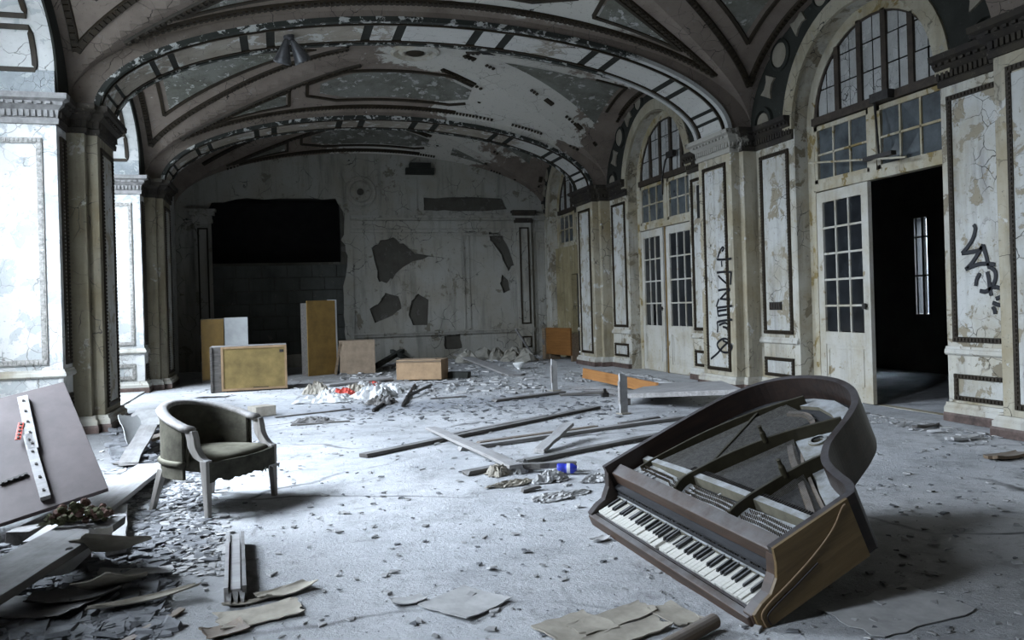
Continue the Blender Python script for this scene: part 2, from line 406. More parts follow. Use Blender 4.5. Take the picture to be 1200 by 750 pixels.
m_plate=plain('dusty_cast_plate',(.13,.12,.09),.6,.3,18,.3,.1,.95,(.36,.38,.40))
m_strut=plain('bronzed_iron_strut',(.035,.03,.017),.55,.3,18,.3,.3,.3,(.17,.17,.16))
m_pins=plain('rusty_tuning_pins',(.075,.06,.045),.6,.5,60,.3,.2)
m_string=plain('dusty_piano_wire',(.15,.145,.135),.5,.5,50,.4,.5)
m_sound=wood('dusty_soundboard',(.014,.014,.015),(.04,.04,.042),.7,.2,'x',(.08,.085,.095))
m_ivory=plain('yellowed_ivory_key',(.50,.49,.45),.45,.2,30,.4)
m_ebony=plain('ebony_key',(.012,.012,.013),.4,.3,30,.5,0,.3)
m_chairwood=wood('dusty_chair_frame',(.16,.145,.13),(.34,.32,.30),.6,.6,'z')
m_vel=plain('mouldy_green_velvet',(.085,.08,.062),.95,.6,5,.1,0,.8,(.30,.29,.23))
m_veldark=plain('worn_green_upholstery',(.058,.056,.044),.95,.6,7,.1)
m_grey_wood=wood('weathered_grey_board',(.16,.15,.145),(.33,.32,.31),.75,.5)
m_dark_wood=wood('dark_weathered_board',(.06,.055,.05),(.14,.13,.12),.75,.35)
m_brown_wood=wood('brown_old_board',(.10,.07,.045),(.20,.15,.10),.7,.3)
m_orange=wood('orange_varnished_board',(.24,.105,.03),(.36,.17,.055),.55,.15)
m_tan=plain('tan_hardboard',(.30,.20,.115),.65,.25,6,.3,0,.2)
m_ochre=plain('ochre_stained_panel',(.22,.16,.06),.65,.4,4,.3)
m_ochre2=plain('yellow_brown_veneer',(.17,.105,.03),.6,.3,5,.3)
m_palepanel=plain('pale_grey_panel',(.34,.35,.35),.7,.2,4,.3)
m_kraft=plain('kraft_brown_box',(.26,.20,.145),.8,.25,7,.2)
m_tabletop=plain('dusty_mauve_tabletop',(.075,.06,.06),.6,.4,3,.3,0,.3,(.12,.108,.115))
m_paper=plain('dirty_paper',(.40,.40,.40),.85,.25,10,.2)
m_papertan=plain('tan_paper',(.32,.295,.25),.85,.3,10,.2)
m_white=plain('white_plastic',(.55,.56,.57),.5,.12,9,.4)
m_red=plain('faded_red_plastic',(.50,.07,.05),.5,.3,9,.3)
m_bluep=plain('blue_plastic',(.03,.045,.42),.35,.4,30,.5)
m_porc=plain('white_porcelain',(.72,.73,.72),.25,.1,12,.5)
m_flower=plain('dried_petals',(.16,.10,.085),.9,.5,40,.1)
m_leafd=plain('dried_leaves',(.10,.10,.06),.9,.5,40,.1)
m_chip=plain('plaster_rubble',(.34,.34,.34),.9,.5,3,.2,obj=False)
m_chipdark=plain('paint_flakes',(.15,.155,.165),.8,.6,8,.2,obj=False)
m_metal=plain('grey_lamp_metal',(.10,.10,.105),.4,.3,20,.5,.5)
# ================================================================ THE SETTING
# ---- floor
nx,ny=60,110
mb=MB(); x0,x1,y0,y1=-3.3,9.2,-4.3,18.6
rs=np.random.RandomState(3); hz=rs.rand(nx+1,ny+1)*.006
mb.v=[(x0+(x1-x0)*i/nx,y0+(y1-y0)*j/ny,-.006+hz[i,j]) for i in range(nx+1) for j in range(ny+1)]
mb.f=[(i*(ny+1)+j,(i+1)*(ny+1)+j,(i+1)*(ny+1)+j+1,i*(ny+1)+j+1) for i in range(nx) for j in range(ny)]
mb.box((x0,y0,-.2),(x1,y1,-.012))
struct(mb.build('floor',m_floor,fix=False),'grey dust covered floor strewn with plaster rubble')

def arch_loop(yc,hw,zs,rise,n=28,z0=-.03):
    pts=[(yc-hw,z0),(yc+hw,z0)]
    return pts+[(yc+hw*math.cos(PI*i/n),zs+rise*math.sin(PI*i/n)) for i in range(n+1)]

# ---- right wall with three arched door openings
RC=[6.975,11.635,15.80]; RHW=1.07; RZS=3.06
wall_right=struct(MB().plate([(-4.3,-.05),(YB+.3,-.05),(YB+.3,5.1),(-4.3,5.1)],[arch_loop(c,RHW,RZS,RHW) for c in RC],
    (XWR,0,0),(0,1,0),(0,0,1),(1,0,0),.26).build('wall_right',m_wall),'right wall of peeling cream panels and arched doorways')
# ---- left wall, deep window embrasures
LO=[(1.05,1.25),(6.605,1.855),(11.645,1.475)]; LZS=3.45; LRISE=.85      # centre and half width of each embrasure; unseen near jambs shifted to steer light
wall_left=struct(MB().plate([(-4.3,-.05),(YB+.3,-.05),(YB+.3,5.1),(-4.3,5.1)],[arch_loop(c,h,LZS,LRISE,z0=.02) for c,h in LO],
    (XWL,0,0),(0,1,0),(0,0,1),(-1,0,0),LEFT_DEPTH).build('wall_left',m_reveal),'left wall with deep arched window embrasures')
# unseen outer wall, added to narrow the daylight to one window per embrasure
struct(MB().plate([(-4.3,-.05),(YB+.3,-.05),(YB+.3,5.1),(-4.3,5.1)],[[(q-h,z0),(q+h,z0),(q+h,z1),(q-h,z1)] for q,h,z0,z1 in WINS],
    (XWL-LEFT_DEPTH,0,0),(0,1,0),(0,0,1),(-1,0,0),.12).build('wall_outer_added',m_dark),'unseen outer wall added to narrow daylight behind the left embrasures')
for i_,(q,WHW,WZ0,WZ1) in enumerate(WINS):
    wn=struct(MB().box((XWL-LEFT_DEPTH-.08,q-WHW,WZ0),(XWL-LEFT_DEPTH-.03,q-WHW+.05,WZ1)).box((XWL-LEFT_DEPTH-.08,q+WHW-.05,WZ0),(XWL-LEFT_DEPTH-.03,q+WHW,WZ1)).box((XWL-LEFT_DEPTH-.08,q-WHW,WZ0),(XWL-LEFT_DEPTH-.03,q+WHW,WZ0+.06)).build('window_%d'%(5+i_),m_doorframe),['bare window frame in the nearest left embrasure','bare window frame in the second left embrasure','bare window frame in the farthest left embrasure'][i_])
    MB().box((XWL-LEFT_DEPTH-.07,q-.03,WZ0),(XWL-LEFT_DEPTH-.03,q+.03,WZ1)).build('mullion',m_doorframe,wn)
# ---- unseen wall behind the camera, dark to cut bounce light; roof slab keeps the sky out
struct(MB().box((-3.2,-4.5,-.05),(9.2,-4.25,5.1)).build('wall_front',m_dark),'plain wall closing the near end of the hall')
roof=MB().box((-3.3,-4.6,5.05),(9.3,18.7,5.25))

# ---- vaults
XC=(XWL+XWR)/2; VA=(XWR-XWL)/2
def vaultpt(u,v,ya,yb,off=0.0):
    """point on the groin vault of a bay, u across the room, v along it (-1..1); off = distance below the surface"""
    def P(u,v):
        u=max(-1,min(1,u)); v=max(-1,min(1,v))
        m=min(abs(u),abs(v)); r=1.20+.46*(1-u*u)*(1-v*v)
        return Vector((XC+VA*u,(ya+yb)/2+(yb-ya)/2*v,ZC1+r*math.sqrt(max(0,1-m*m))))
    p=P(u,v)
    if off==0: return p
    e=.004
    su=-e if u>0 else e; sv=-e if v>0 else e
    a=(P(u+su,v)-p)*(1 if su>0 else -1); b=(P(u,v+sv)-p)*(1 if sv>0 else -1)
    n=a.cross(b).normalized()
    if n.z>0: n=-n
    if n.z>-1e-3 or n.length<.5: n=Vector((XC-p.x,0,-.3)).normalized() if abs(u)>abs(v) else n
    return p+n*off
def vnormal(u,v,ya,yb): return (vaultpt(u,v,ya,yb,.05)-vaultpt(u,v,ya,yb)).normalized()

ceil=roof
for ya,yb in BAYS:
    n=64
    tt=[math.sin(-PI/2+PI*i/n) for i in range(n+1)]
    vs=[vaultpt(tt[i],tt[j],ya-.0,yb+.0) for i in range(n+1) for j in range(n+1)]
    ceil.add(vs,[(i*(n+1)+j,(i+1)*(n+1)+j,(i+1)*(n+1)+j+1,i*(n+1)+j+1) for i in range(n) for j in range(n)])
ceiling=struct(ceil.build('ceiling',m_vault,smooth=False,fix=False),'ornate painted groin vault with flaking brown stucco')

# ---- transverse arches
AC=(XL+XR)/2; AA=(XR-XL)/2; AB=1.13
def archpt(t,y,d=0.0):       # t 0..pi from right to left, d = outward offset
    return Vector((AC+(AA+d)*math.cos(t),y,ZC1-.02+(AB+d)*math.sin(t)))
NT=72
def arc_slab(mb,t0,t1,y0,y1,d0,d1,n):
    for i in range(n):
        a=t0+(t1-t0)*i/n; b=t0+(t1-t0)*(i+1)/n
        mb.hexa([archpt(a,y0,d0),archpt(b,y0,d0),archpt(b,y1,d0),archpt(a,y1,d0),archpt(a,y0,d1),archpt(b,y0,d1),archpt(b,y1,d1),archpt(a,y1,d1)])
for k,y in enumerate(YK):
    mb=MB(); arc_slab(mb,0,PI,y,y+AW,0.0,.32,NT)
    arch=mb.build('transverse_arch',m_vault,ceiling)
    if k<2: continue
    mb=MB(); arc_slab(mb,0,PI,y+.05,y+AW-.05,-.006,.004,NT); mb.build('soffit_ground',m_green,arch)
    for yy in (y-.02,y+AW-.05):
        mb=MB(); arc_slab(mb,0,PI,yy,yy+.07,-.03,.025,NT); mb.build('edge_moulding',m_archedge,arch)
    mb=MB(); arc_slab(mb,0,PI,y+.10,y+.13,-.03,.01,NT); arc_slab(mb,0,PI,y+AW-.13,y+AW-.10,-.03,.01,NT); mb.build('inner_moulding',m_bead,arch)
    # soffit panels, long and short in turn
    cuts=[.02,.26]; 
    t=.02; seq=[]
    lens=[.20,.085,.30,.085,.36,.085,.40,.10,.30,.10,.40,.085,.36,.085,.30,.085,.20]
    lens=[q*.73 for q in lens]; gap=(PI-.04-sum(lens))/(len(lens)-1)
    for L in lens:
        seq.append((t,t+L)); t+=L+gap
    for a,b in seq:
        mb=MB(); arc_slab(mb,a,b,y+.15,y+AW-.15,-.022,.01,max(2,int((b-a)*24))); mb.build('soffit_panel',m_soffit,arch)

# ---- ornament of the vaults
def keep(p,ya):
    """plaster that has fallen: no ornament left there except crumbs"""
    if abs(ya-9.72)<.1:
        if p.x>3.05 and p.y>11.0 and not (p.x>4.75 and p.y<12.6): return random.random()<.13
        if p.x>3.9 and p.y<11.0 and p.z>4.0: return random.random()<.25
    if abs(ya-14.38)<.1:
        if not (p.x<3.0 and p.z>4.1): return random.random()<.08
    return True
def vault_line(mb,pts,ya,yb,wd=.085,th=.03,bead=True):
    """pts list of (u,v) control points; drawn evenly over the surface in angle space"""
    seg=[]
    for (u0,v0),(u1,v1) in zip(pts[:-1],pts[1:]):
        A=lambda x: math.asin(max(-.999,min(.999,x)))
        for i in range(22):
            f=i/22; seg.append((math.sin(A(u0)*(1-f)+A(u1)*f),math.sin(A(v0)*(1-f)+A(v1)*f)))
    seg.append(pts[-1])
    run=[];rn=[]
    def flush():
        if len(run)>1: mb.ribbon(run[:],rn[:],wd,th)
        run.clear(); rn.clear()
    for u,v in seg:
        p=vaultpt(u,v,ya,yb)
        if keep(p,ya): run.append(vaultpt(u,v,ya,yb,-.004)); rn.append(vnormal(u,v,ya,yb))
        else: flush()
    flush()
    if bead:
        P=[vaultpt(u,v,ya,yb,th) for u,v in seg]
        for a,b,(u,v) in zip(P[:-1],P[1:],seg):
            d=b-a; L=d.length
            if L<1e-4 or not keep(a,ya): continue
            d.normalize(); n=vnormal(u,v,ya,yb); s_=d.cross(n).normalized(); k=max(1,int(L/.055))
            for i in range(k): mb.obox(a+(b-a)*((i+.5)/k),d,s_,n,.017,wd*.27,.012)
def vpatch(mb,tri,ya,yb,n=14,off=.008):
    A=lambda x: math.asin(max(-.999,min(.999,x)))
    idx={}; 
    for i in range(n+1):
        for j in range(n+1-i):
            a,b,c_=i/n,j/n,1-i/n-j/n
            u=sum(w_*A(t[0]) for w_,t in zip((a,b,c_),tri)); v=sum(w_*A(t[1]) for w_,t in zip((a,b,c_),tri))
            idx[i,j]=len(mb.v); mb.v.append(tuple(vaultpt(math.sin(u),math.sin(v),ya,yb,off)))
    for i in range(n):
        for j in range(n-i):
            mb.f.append((idx[i,j],idx[i+1,j],idx[i,j+1]))
            if i+j<n-1: mb.f.append((idx[i+1,j],idx[i+1,j+1],idx[i,j+1]))
sn=math.sin
for bi,(ya,yb) in enumerate(BAYS):
    if bi<2: continue
    for s in (1,-1):
        if bi==2 and s==-1: continue
        # field beside the transverse arch
        mb=MB(); d=.17
        vb=.93; ub=sn(math.asin(vb)-d)
        vault_line(mb,[(-ub,s*vb),(ub,s*vb)],ya,yb)
        for q in (1,-1):
            vault_line(mb,[(q*ub,s*vb),(q*.16,s*sn(math.asin(.16)+d))],ya,yb)
        mb.build('arch_field_moulding',m_bead,ceiling,fix=False)
        # octagon
        oc=[(-.20,.42),(.20,.42),(.23,.44),(.36,.56),(.36,.74),(.24,.84),(-.24,.84),(-.36,.74),(-.36,.56),(-.23,.44),(-.20,.42)]
        mb=MB(); vault_line(mb,[(a,s*b) for a,b in oc],ya,yb,.06,.025,False); o8=mb.build('octagon_moulding',m_bead,ceiling,fix=False)
        mb=MB()
        for a,b in zip(oc[:-1],oc[1:]): vpatch(mb,[(0,s*.63),(a[0]*.86,s*(.63+(a[1]-.63)*.84)),(b[0]*.86,s*(.63+(b[1]-.63)*.84))],ya,yb,5)
        mb.build('octagon_panel',m_vpanel,o8,fix=False)
        for q in (1,-1):
            tri=[(q*.43,s*.62),(q*.43,s*.85),(q*.72,s*.87)]
            if not keep(vaultpt(q*.55,s*.8,ya,yb),ya) and bi==3: continue
            mb=MB(); vault_line(mb,tri+tri[:1],ya,yb,.055,.025,False); tp=mb.build('triangle_moulding',m_bead,ceiling,fix=False)
            cx=sum(t[0] for t in tri)/3; cv=sum(t[1] for t in tri)/3
            mb=MB(); vpatch(mb,[(cx+(t[0]-cx)*.86,cv+(t[1]-cv)*.86) for t in tri],ya,yb,8); mb.build('triangle_panel',m_vpanel,tp,fix=False)
    for q in (1,-1):
        # field above the wall arch (lunette side)
        mb=MB(); ul=.965; vl=sn(math.asin(ul)-.17)
        for s in (1,-1):
            vault_line(mb,[(q*ul,s*vl),(q*.22,s*.035)],ya,yb)
        vault_line(mb,[(q*ul,-vl),(q*ul,vl)],ya,yb)
        mb.build('wall_field_moulding',m_bead,ceiling,fix=False)
        for s in (1,-1):
            tri=[(q*.90,s*.70),(q*.90,s*.06),(q*.34,s*.05)]
            mb=MB(); vault_line(mb,tri+tri[:1],ya,yb,.055,.025,False); tp=mb.build('triangle_moulding',m_bead,ceiling,fix=False)
            cx=sum(t[0] for t in tri)/3; cv=sum(t[1] for t in tri)/3
            mb=MB(); vpatch(mb,[(cx+(t[0]-cx)*.88,cv+(t[1]-cv)*.88) for t in tri],ya,yb,10); mb.build('triangle_panel',m_vpanel,tp,fix=False)
    if bi==3:
        c0=vaultpt(0,0,ya,yb); M=Matrix.Translation(c0+Vector((.12,.1,0)))
        mb=MB().lathe([(.36,.02),(.36,-.03),(.32,-.05),(.27,-.03),(.25,-.02),(.20,-.05),(.15,-.035)],32,M,False); ros=mb.build('ceiling_rosette',m_trimw,ceiling)
        mb=MB().lathe([(.13,.01),(.13,-.04),(.08,-.06),(0.001,-.06)],20,M,False); mb.build('rosette_core',m_bead,ros)
        # dark plate standing in for a hole in the vault beside the rosette
        hp=vaultpt(.20,-.10,ya,yb,.004); poly=[(.20*math.cos(2*PI*i/14)*(1+.5*random.random())*.9,.09*math.sin(2*PI*i/14)*(1+.6*random.random())) for i in range(14)]
        MB().prism(poly,hp+Vector((.45,0,-.02)),(1,0,0),(0,1,0),(0,0,1),.03).build('dark_hole_plate',m_void,ceiling)

# ---- pilasters, panels and capitals
def pier(parent,X,dirx,y,p,reveal=0.0,plain_only=False):
    """pilaster from y to y+AW on the wall plane X, room side dirx; wall panels of width p either side"""
    fx=XR if dirx<0 else XL; D=abs(fx-X)
    mb=MB(); a,b=sorted((X-dirx*.02,X+dirx*D*.62)); mb.box((a,y-.09,0),(b,y+AW+.09,ZC0+.05))
    a,b=sorted((X+dirx*D*.6,fx)); mb.box((a,y,0),(b,y+AW,ZC0+.05))
    pil=mb.build('pilaster',m_pil if dirx<0 else m_pil_shade,parent,bevel=.008)
    N=(dirx,0,0)
    mb=MB(); frame(mb,(fx,y,0),(0,1,0),(0,0,1),N,.12,AW-.12,.22,ZC0-.10,.045,.016); mb.build('panel_moulding',m_bead,pil,fix=False)
    MB().obox((fx+dirx*.003,y+AW/2,1.53),(0,1,0),(0,0,1),N,AW/2-.165,1.26,.004).build('panel_field',m_panel,pil)
    yy0,yy1=y-p,y+AW+p; D2=D*.62
    step=[(X,yy0),(X,y-.09),(X+dirx*D2,y-.09),(X+dirx*D2,y),(fx,y),(fx,y+AW),(X+dirx*D2,y+AW),(X+dirx*D2,y+AW+.09),(X,y+AW+.09),(X,yy1)]
    step0=step[:]
    if reveal: step=[(X-dirx*reveal,yy0)]+step+[(X-dirx*reveal,yy1)]
    side=1 if dirx>0 else -1
    cp=[(-.02,ZC0),(.025,ZC0),(.03,ZC0+.05),(.02,ZC0+.06),(.03,ZC0+.13),(.075,ZC0+.17),(.08,ZC0+.20),(.12,ZC0+.22),(.125,ZC1),(-.02,ZC1)]
    parts=[('capital',m_cap,step0)]
    if reveal: parts+=[('reveal_capital',m_caplit,[(X-dirx*reveal,yy0),(X,yy0),(X,yy0+.012)]),('reveal_capital',m_caplit,[(X,yy1-.012),(X,yy1),(X-dirx*reveal,yy1)])]
    for nm_,m__,pth in parts:
        mb=MB(); sweep_plan(mb,pth,cp,side); beads_plan(mb,pth,.034,ZC0+.095,side,.05,.016,.03,.012); beads_plan(mb,pth,.09,ZC0+.185,side,.075,.02,.012,.012)
        mb.build(nm_,m__,pil)
    # wall panels either side
    for (ya_,yb_) in ((yy0,y-.09),(y+AW+.09,yy1)):
        if yb_-ya_<.2: 
            continue
        mb=MB(); frame(mb,(X,0,0),(0,1,0),(0,0,1),N,ya_+.10,yb_-.08,.70,ZC0-.09,.045,.018); frame(mb,(X,0,0),(0,1,0),(0,0,1),N,ya_+.10,yb_-.08,.19,.42,.04,.018)
        pm=mb.build('panel_moulding',m_bead,parent,fix=False)
        mb=MB().box((min(X,X+dirx*.004),ya_+.15,.745),(max(X,X+dirx*.004),yb_-.13,ZC0-.135)); mb.box((min(X,X+dirx*.004),ya_+.14,.23),(max(X,X+dirx*.004),yb_-.12,.38)); mb.build('panel_field',m_panel,pm)
    rail=[(-.02,.585),(.02,.585),(.035,.60),(.03,.63),(.02,.64),(.015,.66),(-.02,.66)]
    base=[(-.02,.075),(.055,.075),(.055,.12),(.035,.14),(.03,.165),(-.02,.165)]
    for (ya_,yb_) in ((yy0,y-.09),(y+AW+.09,yy1)):
        pa=[(X,ya_),(X,yb_)]
        if reveal and ya_==yy0: pa=[(X-dirx*reveal,ya_)]+pa
        if reveal and yb_==yy1: pa=pa+[(X-dirx*reveal,yb_)]
        mb=MB(); sweep_plan(mb,pa,rail,side); mb.build('chair_rail',m_trimw,parent)
    mb=MB(); sweep_plan(mb,step,base,side); mb.build('plinth',m_trimw,pil)
    mb=MB(); sweep_plan(mb,step,[(-.02,0),(.065,0),(.065,.06),(.06,.078),(-.02,.078)],side); mb.build('marble_base',m_marble,pil)
    return pil
for k in (1,2,3):
    pier(wall_right,XWR,-1,YK[k],.85)
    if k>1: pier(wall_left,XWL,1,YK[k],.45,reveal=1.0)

# ---- right arches: archivolts, lunettes with medallions
def lunette(parent,X,dirx,yc,hwv,r0,zs,medallions,cross=True,rz=None):
    """green crescent between the opening arch and the vault, with stone medallions"""
    rz=rz or r0
    n=40; inner=[(yc+r0*math.cos(PI*i/n),zs+rz*math.sin(PI*i/n)) for i in range(n+1)]
    outer=[(yc+hwv*math.cos(PI*i/n),ZC1-.03+1.235*math.sin(PI*i/n)) for i in range(n+1)]
    mb=MB(); N=Vector((dirx,0,0))
    for i in range(n):
        q=[inner[i],inner[i+1],outer[i+1],outer[i]]
        a=[Vector((X,p[0],p[1])) for p in q]; b=[p+N*.02 for p in a]; mb.hexa(a+b)
    lun=mb.build('lunette_frieze',m_green,parent)
    if not medallions: return lun
    for s in (1,-1):
        for kind,th,rr in medallions:
            t=th if s==1 else PI-th
            a=Vector((X,yc+(r0+.19)*math.cos(t),zs+(rz+.19)*math.sin(t))); b=Vector((X,yc+hwv*math.cos(t),ZC1-.03+1.235*math.sin(t)))
            c0=(a+b)/2+N*.02
            M=Matrix.Translation(c0)@(Matrix.Rotation(PI/2*dirx,4,'Y'))
            if kind=='disc':
                MB().lathe([(rr+.05,0),(rr+.05,.02),(rr+.015,.035),(rr,.012)],28,M,False).build('medallion_rim',m_green,lun,smooth=False)
                MB().lathe([(rr+.01,0),(rr+.01,.018),(rr*.8,.026),(.001,.028)],28,M,False).build('medallion',m_stone,lun)
            elif kind=='half':
                poly=[(rr*math.cos(PI*i/16),rr*math.sin(PI*i/16)) for i in range(17)]
                c1=Vector((X,c0.y,ZC1+.03))+N*.02
                MB().prism(poly,c1,(0,1,0),(0,0,1),N,.025).build('half_medallion',m_stone,lun)
                mb=MB(); pts=[c1+Vector((0,(rr+.05)*math.cos(PI*i/16),(rr+.05)*math.sin(PI*i/16))) for i in range(17)]; mb.ribbon(pts,N,.05,.04); mb.build('medallion_rim',m_green,lun)
            else:
                ax=Vector((0,-math.sin(t),math.cos(t)))*s; bx=Vector((0,math.cos(t),math.sin(t)))*s
                poly=[(-.13,-.12),(-.05,-.07),(.05,-.06),(.13,-.10),(.13,.10),(.05,.06),(-.05,.07),(-.13,.12)]
                MB().prism([(a_*rr/.13,b_*rr/.13) for a_,b_ in poly],c0,ax,bx,N,.024).build('waisted_panel',m_stone,lun)
    return lun
RM=[('half',.16,.115),('waist',.42,.12),('disc',.70,.135),('waist',1.0,.11),('disc',1.28,.11)]
def archivolt(parent,X,dirx,yc,r0,r1,zs,m,name='archivolt'):
    n=36; mb=MB(); N=Vector((dirx,0,0))
    pts=[(yc+math.cos(PI*i/n),zs,math.cos(PI*i/n),math.sin(PI*i/n)) for i in range(n+1)]
    for i in range(n):
        q=[]
        for (ii,r) in ((i,r0),(i+1,r0),(i+1,r1),(i,r1)):
            a=PI*ii/n; q.append(Vector((X,yc+r*math.cos(a),zs+r*math.sin(a))))
        b=[p+N*.045 for p in q]; mb.hexa(q+b)
    return mb.build(name,m,parent)
for i,c in enumerate(RC):
    hv=(BAYS[2+i][1]-BAYS[2+i][0])/2
    lunette(wall_right,XWR,-1,c,min(hv,1.925),RHW+.10,RZS,RM if i<2 else RM[:3])
    archivolt(wall_right,XWR,-1,c,RHW-.01,RHW+.16,RZS,m_cream)
for (c,h),(ya,yb) in zip(LO[1:],BAYS[2:4]):
    ym_=(ya+yb)/2; hv=(yb-ya)/2; mb=MB(); ys=[ym_+hv*math.sin(PI/2*i/40) for i in range(-12,41)]
    zin=lambda y: LZS+LRISE*math.sqrt(max(0,1-((y-c)/h)**2)) if abs(y-c)<h else ZC1-.03
    zout=lambda y: ZC1-.03+1.235*math.sqrt(max(0,1-((y-ym_)/hv)**2))
    for a_,b_ in zip(ys[:-1],ys[1:]):
        q=[(a_,zin(a_)),(b_,zin(b_)),(b_,max(zin(b_)+.001,zout(b_))),(a_,max(zin(a_)+.001,zout(a_)))]
        mb.hexa([Vector((XWL,*t)) for t in q]+[Vector((XWL+.02,*t)) for t in q])
    mb.build('lunette_frieze',m_green,wall_left)

# ---- left embrasures: panels on the far reveal and on its arch
for c,LHW in LO[1:]:
    yr=c+LHW; N=(0,-1,0)
    mb=MB(); frame(mb,(XWL,yr,0),(-1,0,0),(0,0,1),N,.12,1.02,.71,ZC0-.13,.05,.02); frame(mb,(XWL,yr,0),(-1,0,0),(0,0,1),N,.12,1.02,.20,.43,.05,.02)
    mb.build('reveal_moulding',m_beadgrey,wall_left,fix=False)
    mb=MB()
    def lp(a,x,d=0): return Vector((x,c+(LHW-d)*math.cos(a),LZS+(LRISE-d)*math.sin(a)))
    for (t0,t1) in ((.0,.42),(.52,.95),(1.05,1.5)):
        loop=[lp(t0+(t1-t0)*i/8,XWL-.16) for i in range(9)]+[lp(t1-(t1-t0)*i/8,XWL-1.0) for i in range(9)]
        nr=[Vector((0,-math.cos(t0+(t1-t0)*i/8),-math.sin(t0+(t1-t0)*i/8))) for i in range(9)]; nr=nr+nr[::-1]
        mb.ribbon(loop,nr,.055,.025,True)
    mb.build('arch_panel_moulding',m_bead,wall_left)
    MB().box((XWL-1.0,yr-.015,ZC1),(XWL-.0,yr,LZS)).build('reveal_frieze',m_revealarch,wall_left)

# ---- doors and windows of the right wall
DX=XWR+.20                                       # plane of the frames
HWD=.95
def pane_poly(y0,y1,z0,z1,yc,R,zs):
    """pane rectangle clipped by the fanlight circle"""
    ys=[y0+(y1-y0)*i/10 for i in range(11)]
    top=[(y,min(z1,zs+math.sqrt(max(0,R*R-(y-yc)**2)))) for y in ys]
    top=[(y,z) for y,z in top if z>z0+.01]
    if len(top)<2: return None
    return [(top[0][0],z0),(top[-1][0],z0)]+top[::-1]
def fan_window(idx,c):
    win=struct(MB().plate(arch_loop(c,RHW+.03,RZS,RHW+.03,z0=-.02),[arch_loop(c,HWD,RZS,HWD,z0=0.0)],(DX-.03,0,0),(0,1,0),(0,0,1),(1,0,0),.10).build('window_%d'%idx,m_doorframe),
        ['arched fanlight over the open doorway nearest the camera','arched fanlight between the two vault arches','arched fanlight in the far right corner'][idx-1])
    mb=MB(); n=28
    for i in range(n):
        q=[];
        for ii,r in ((i,HWD-.05),(i+1,HWD-.05),(i+1,HWD+.01),(i,HWD+.01)):
            a=PI*ii/n; q.append(Vector((DX-.02,c+r*math.cos(a),RZS+.06+ (r-.03)*math.sin(a))))
        mb.hexa(q+[p+Vector((.06,0,0)) for p in q])
    mb.build('arch_frame',m_darkwood,win)
    MB().box((DX-.06,c-HWD,RZS),(DX+.06,c+HWD,RZS+.085)).build('fanlight_sill',m_darkwood,win)
    R=HWD-.05; zs=RZS+.085; cols=[c-R+2*R*i/5 for i in range(6)]; rows=[zs,zs+.30,zs+.60,zs+.95]
    for yv in cols[1:-1]:
        h=math.sqrt(R*R-(yv-c)**2)
        MB().box((DX-.03,yv-.035,zs),(DX+.03,yv+.035,zs+h-.02)).build('mullion',m_darkwood,win)
    for k in range(5):
        for j in range(3):
            for hh in range(2):
                ya_=cols[k]+(.035 if k else 0); yb_=cols[k+1]-(.035 if k<4 else 0); ym=(ya_+yb_)/2
                a,b=((ya_,ym-.008),(ym+.008,yb_))[hh]
                pp=pane_poly(a,b,rows[j]+.008,rows[j+1]-.008,c,R,zs-.03)
                if pp: MB().prism(pp,(DX+.0+random.uniform(-.004,.004),0,0),(0,1,0),(0,0,1),(1,0,0),.006).build('pane',m_fan,win)
    # transom lights: two sashes of three by two
    z0,z1=2.40,RZS
    MB().box((DX-.05,c-HWD,2.315),(DX+.05,c+HWD,2.40)).build('transom_bar',m_doorframe,win)
    MB().box((DX-.04,c-.05,2.40),(DX+.04,c+.05,RZS)).build('transom_mullion',m_doorframe,win)
    for s in (-1,1):
        ya_,yb_=sorted((c+s*.05,c+s*HWD))
        mb=MB(); zz0,zz1=z0,z1-.01
        for (a,b,e,f_) in ((ya_,yb_,zz0,zz0+.05),(ya_,yb_,zz1-.05,zz1),(ya_,ya_+.05,zz0,zz1),(yb_-.05,yb_,zz0,zz1)): mb.box((DX-.025,a,e),(DX+.025,b,f_))
        for k in (1,2): 
            yy=ya_+.05+(yb_-ya_-.10)*k/3; mb.box((DX-.02,yy-.011,zz0),(DX+.02,yy+.011,zz1))
        zm=(zz0+zz1)/2; mb.box((DX-.02,ya_,zm-.011),(DX+.02,yb_,zm+.011))
        sash=mb.build('transom_sash',m_doorframe,win)
        for k in range(3):
            for j in range(2):
                a=ya_+.05+(yb_-ya_-.10)*k/3+.011; b=ya_+.05+(yb_-ya_-.10)*(k+1)/3-.011; e=(zz0+.05,zm+.011)[j]; f_=(zm-.011,zz1-.05)[j]
                tl=random.uniform(-.012,.012)
                MB().hexa([(DX+tl,a,e),(DX-tl,b,e),(DX-tl+.005,b,e),(DX+tl+.005,a,e),(DX-tl,a,f_),(DX+tl*.5,b,f_),(DX+tl*.5+.005,b,f_),(DX-tl+.005,a,f_)]).build('pane',m_glassrefl,sash)
    return win
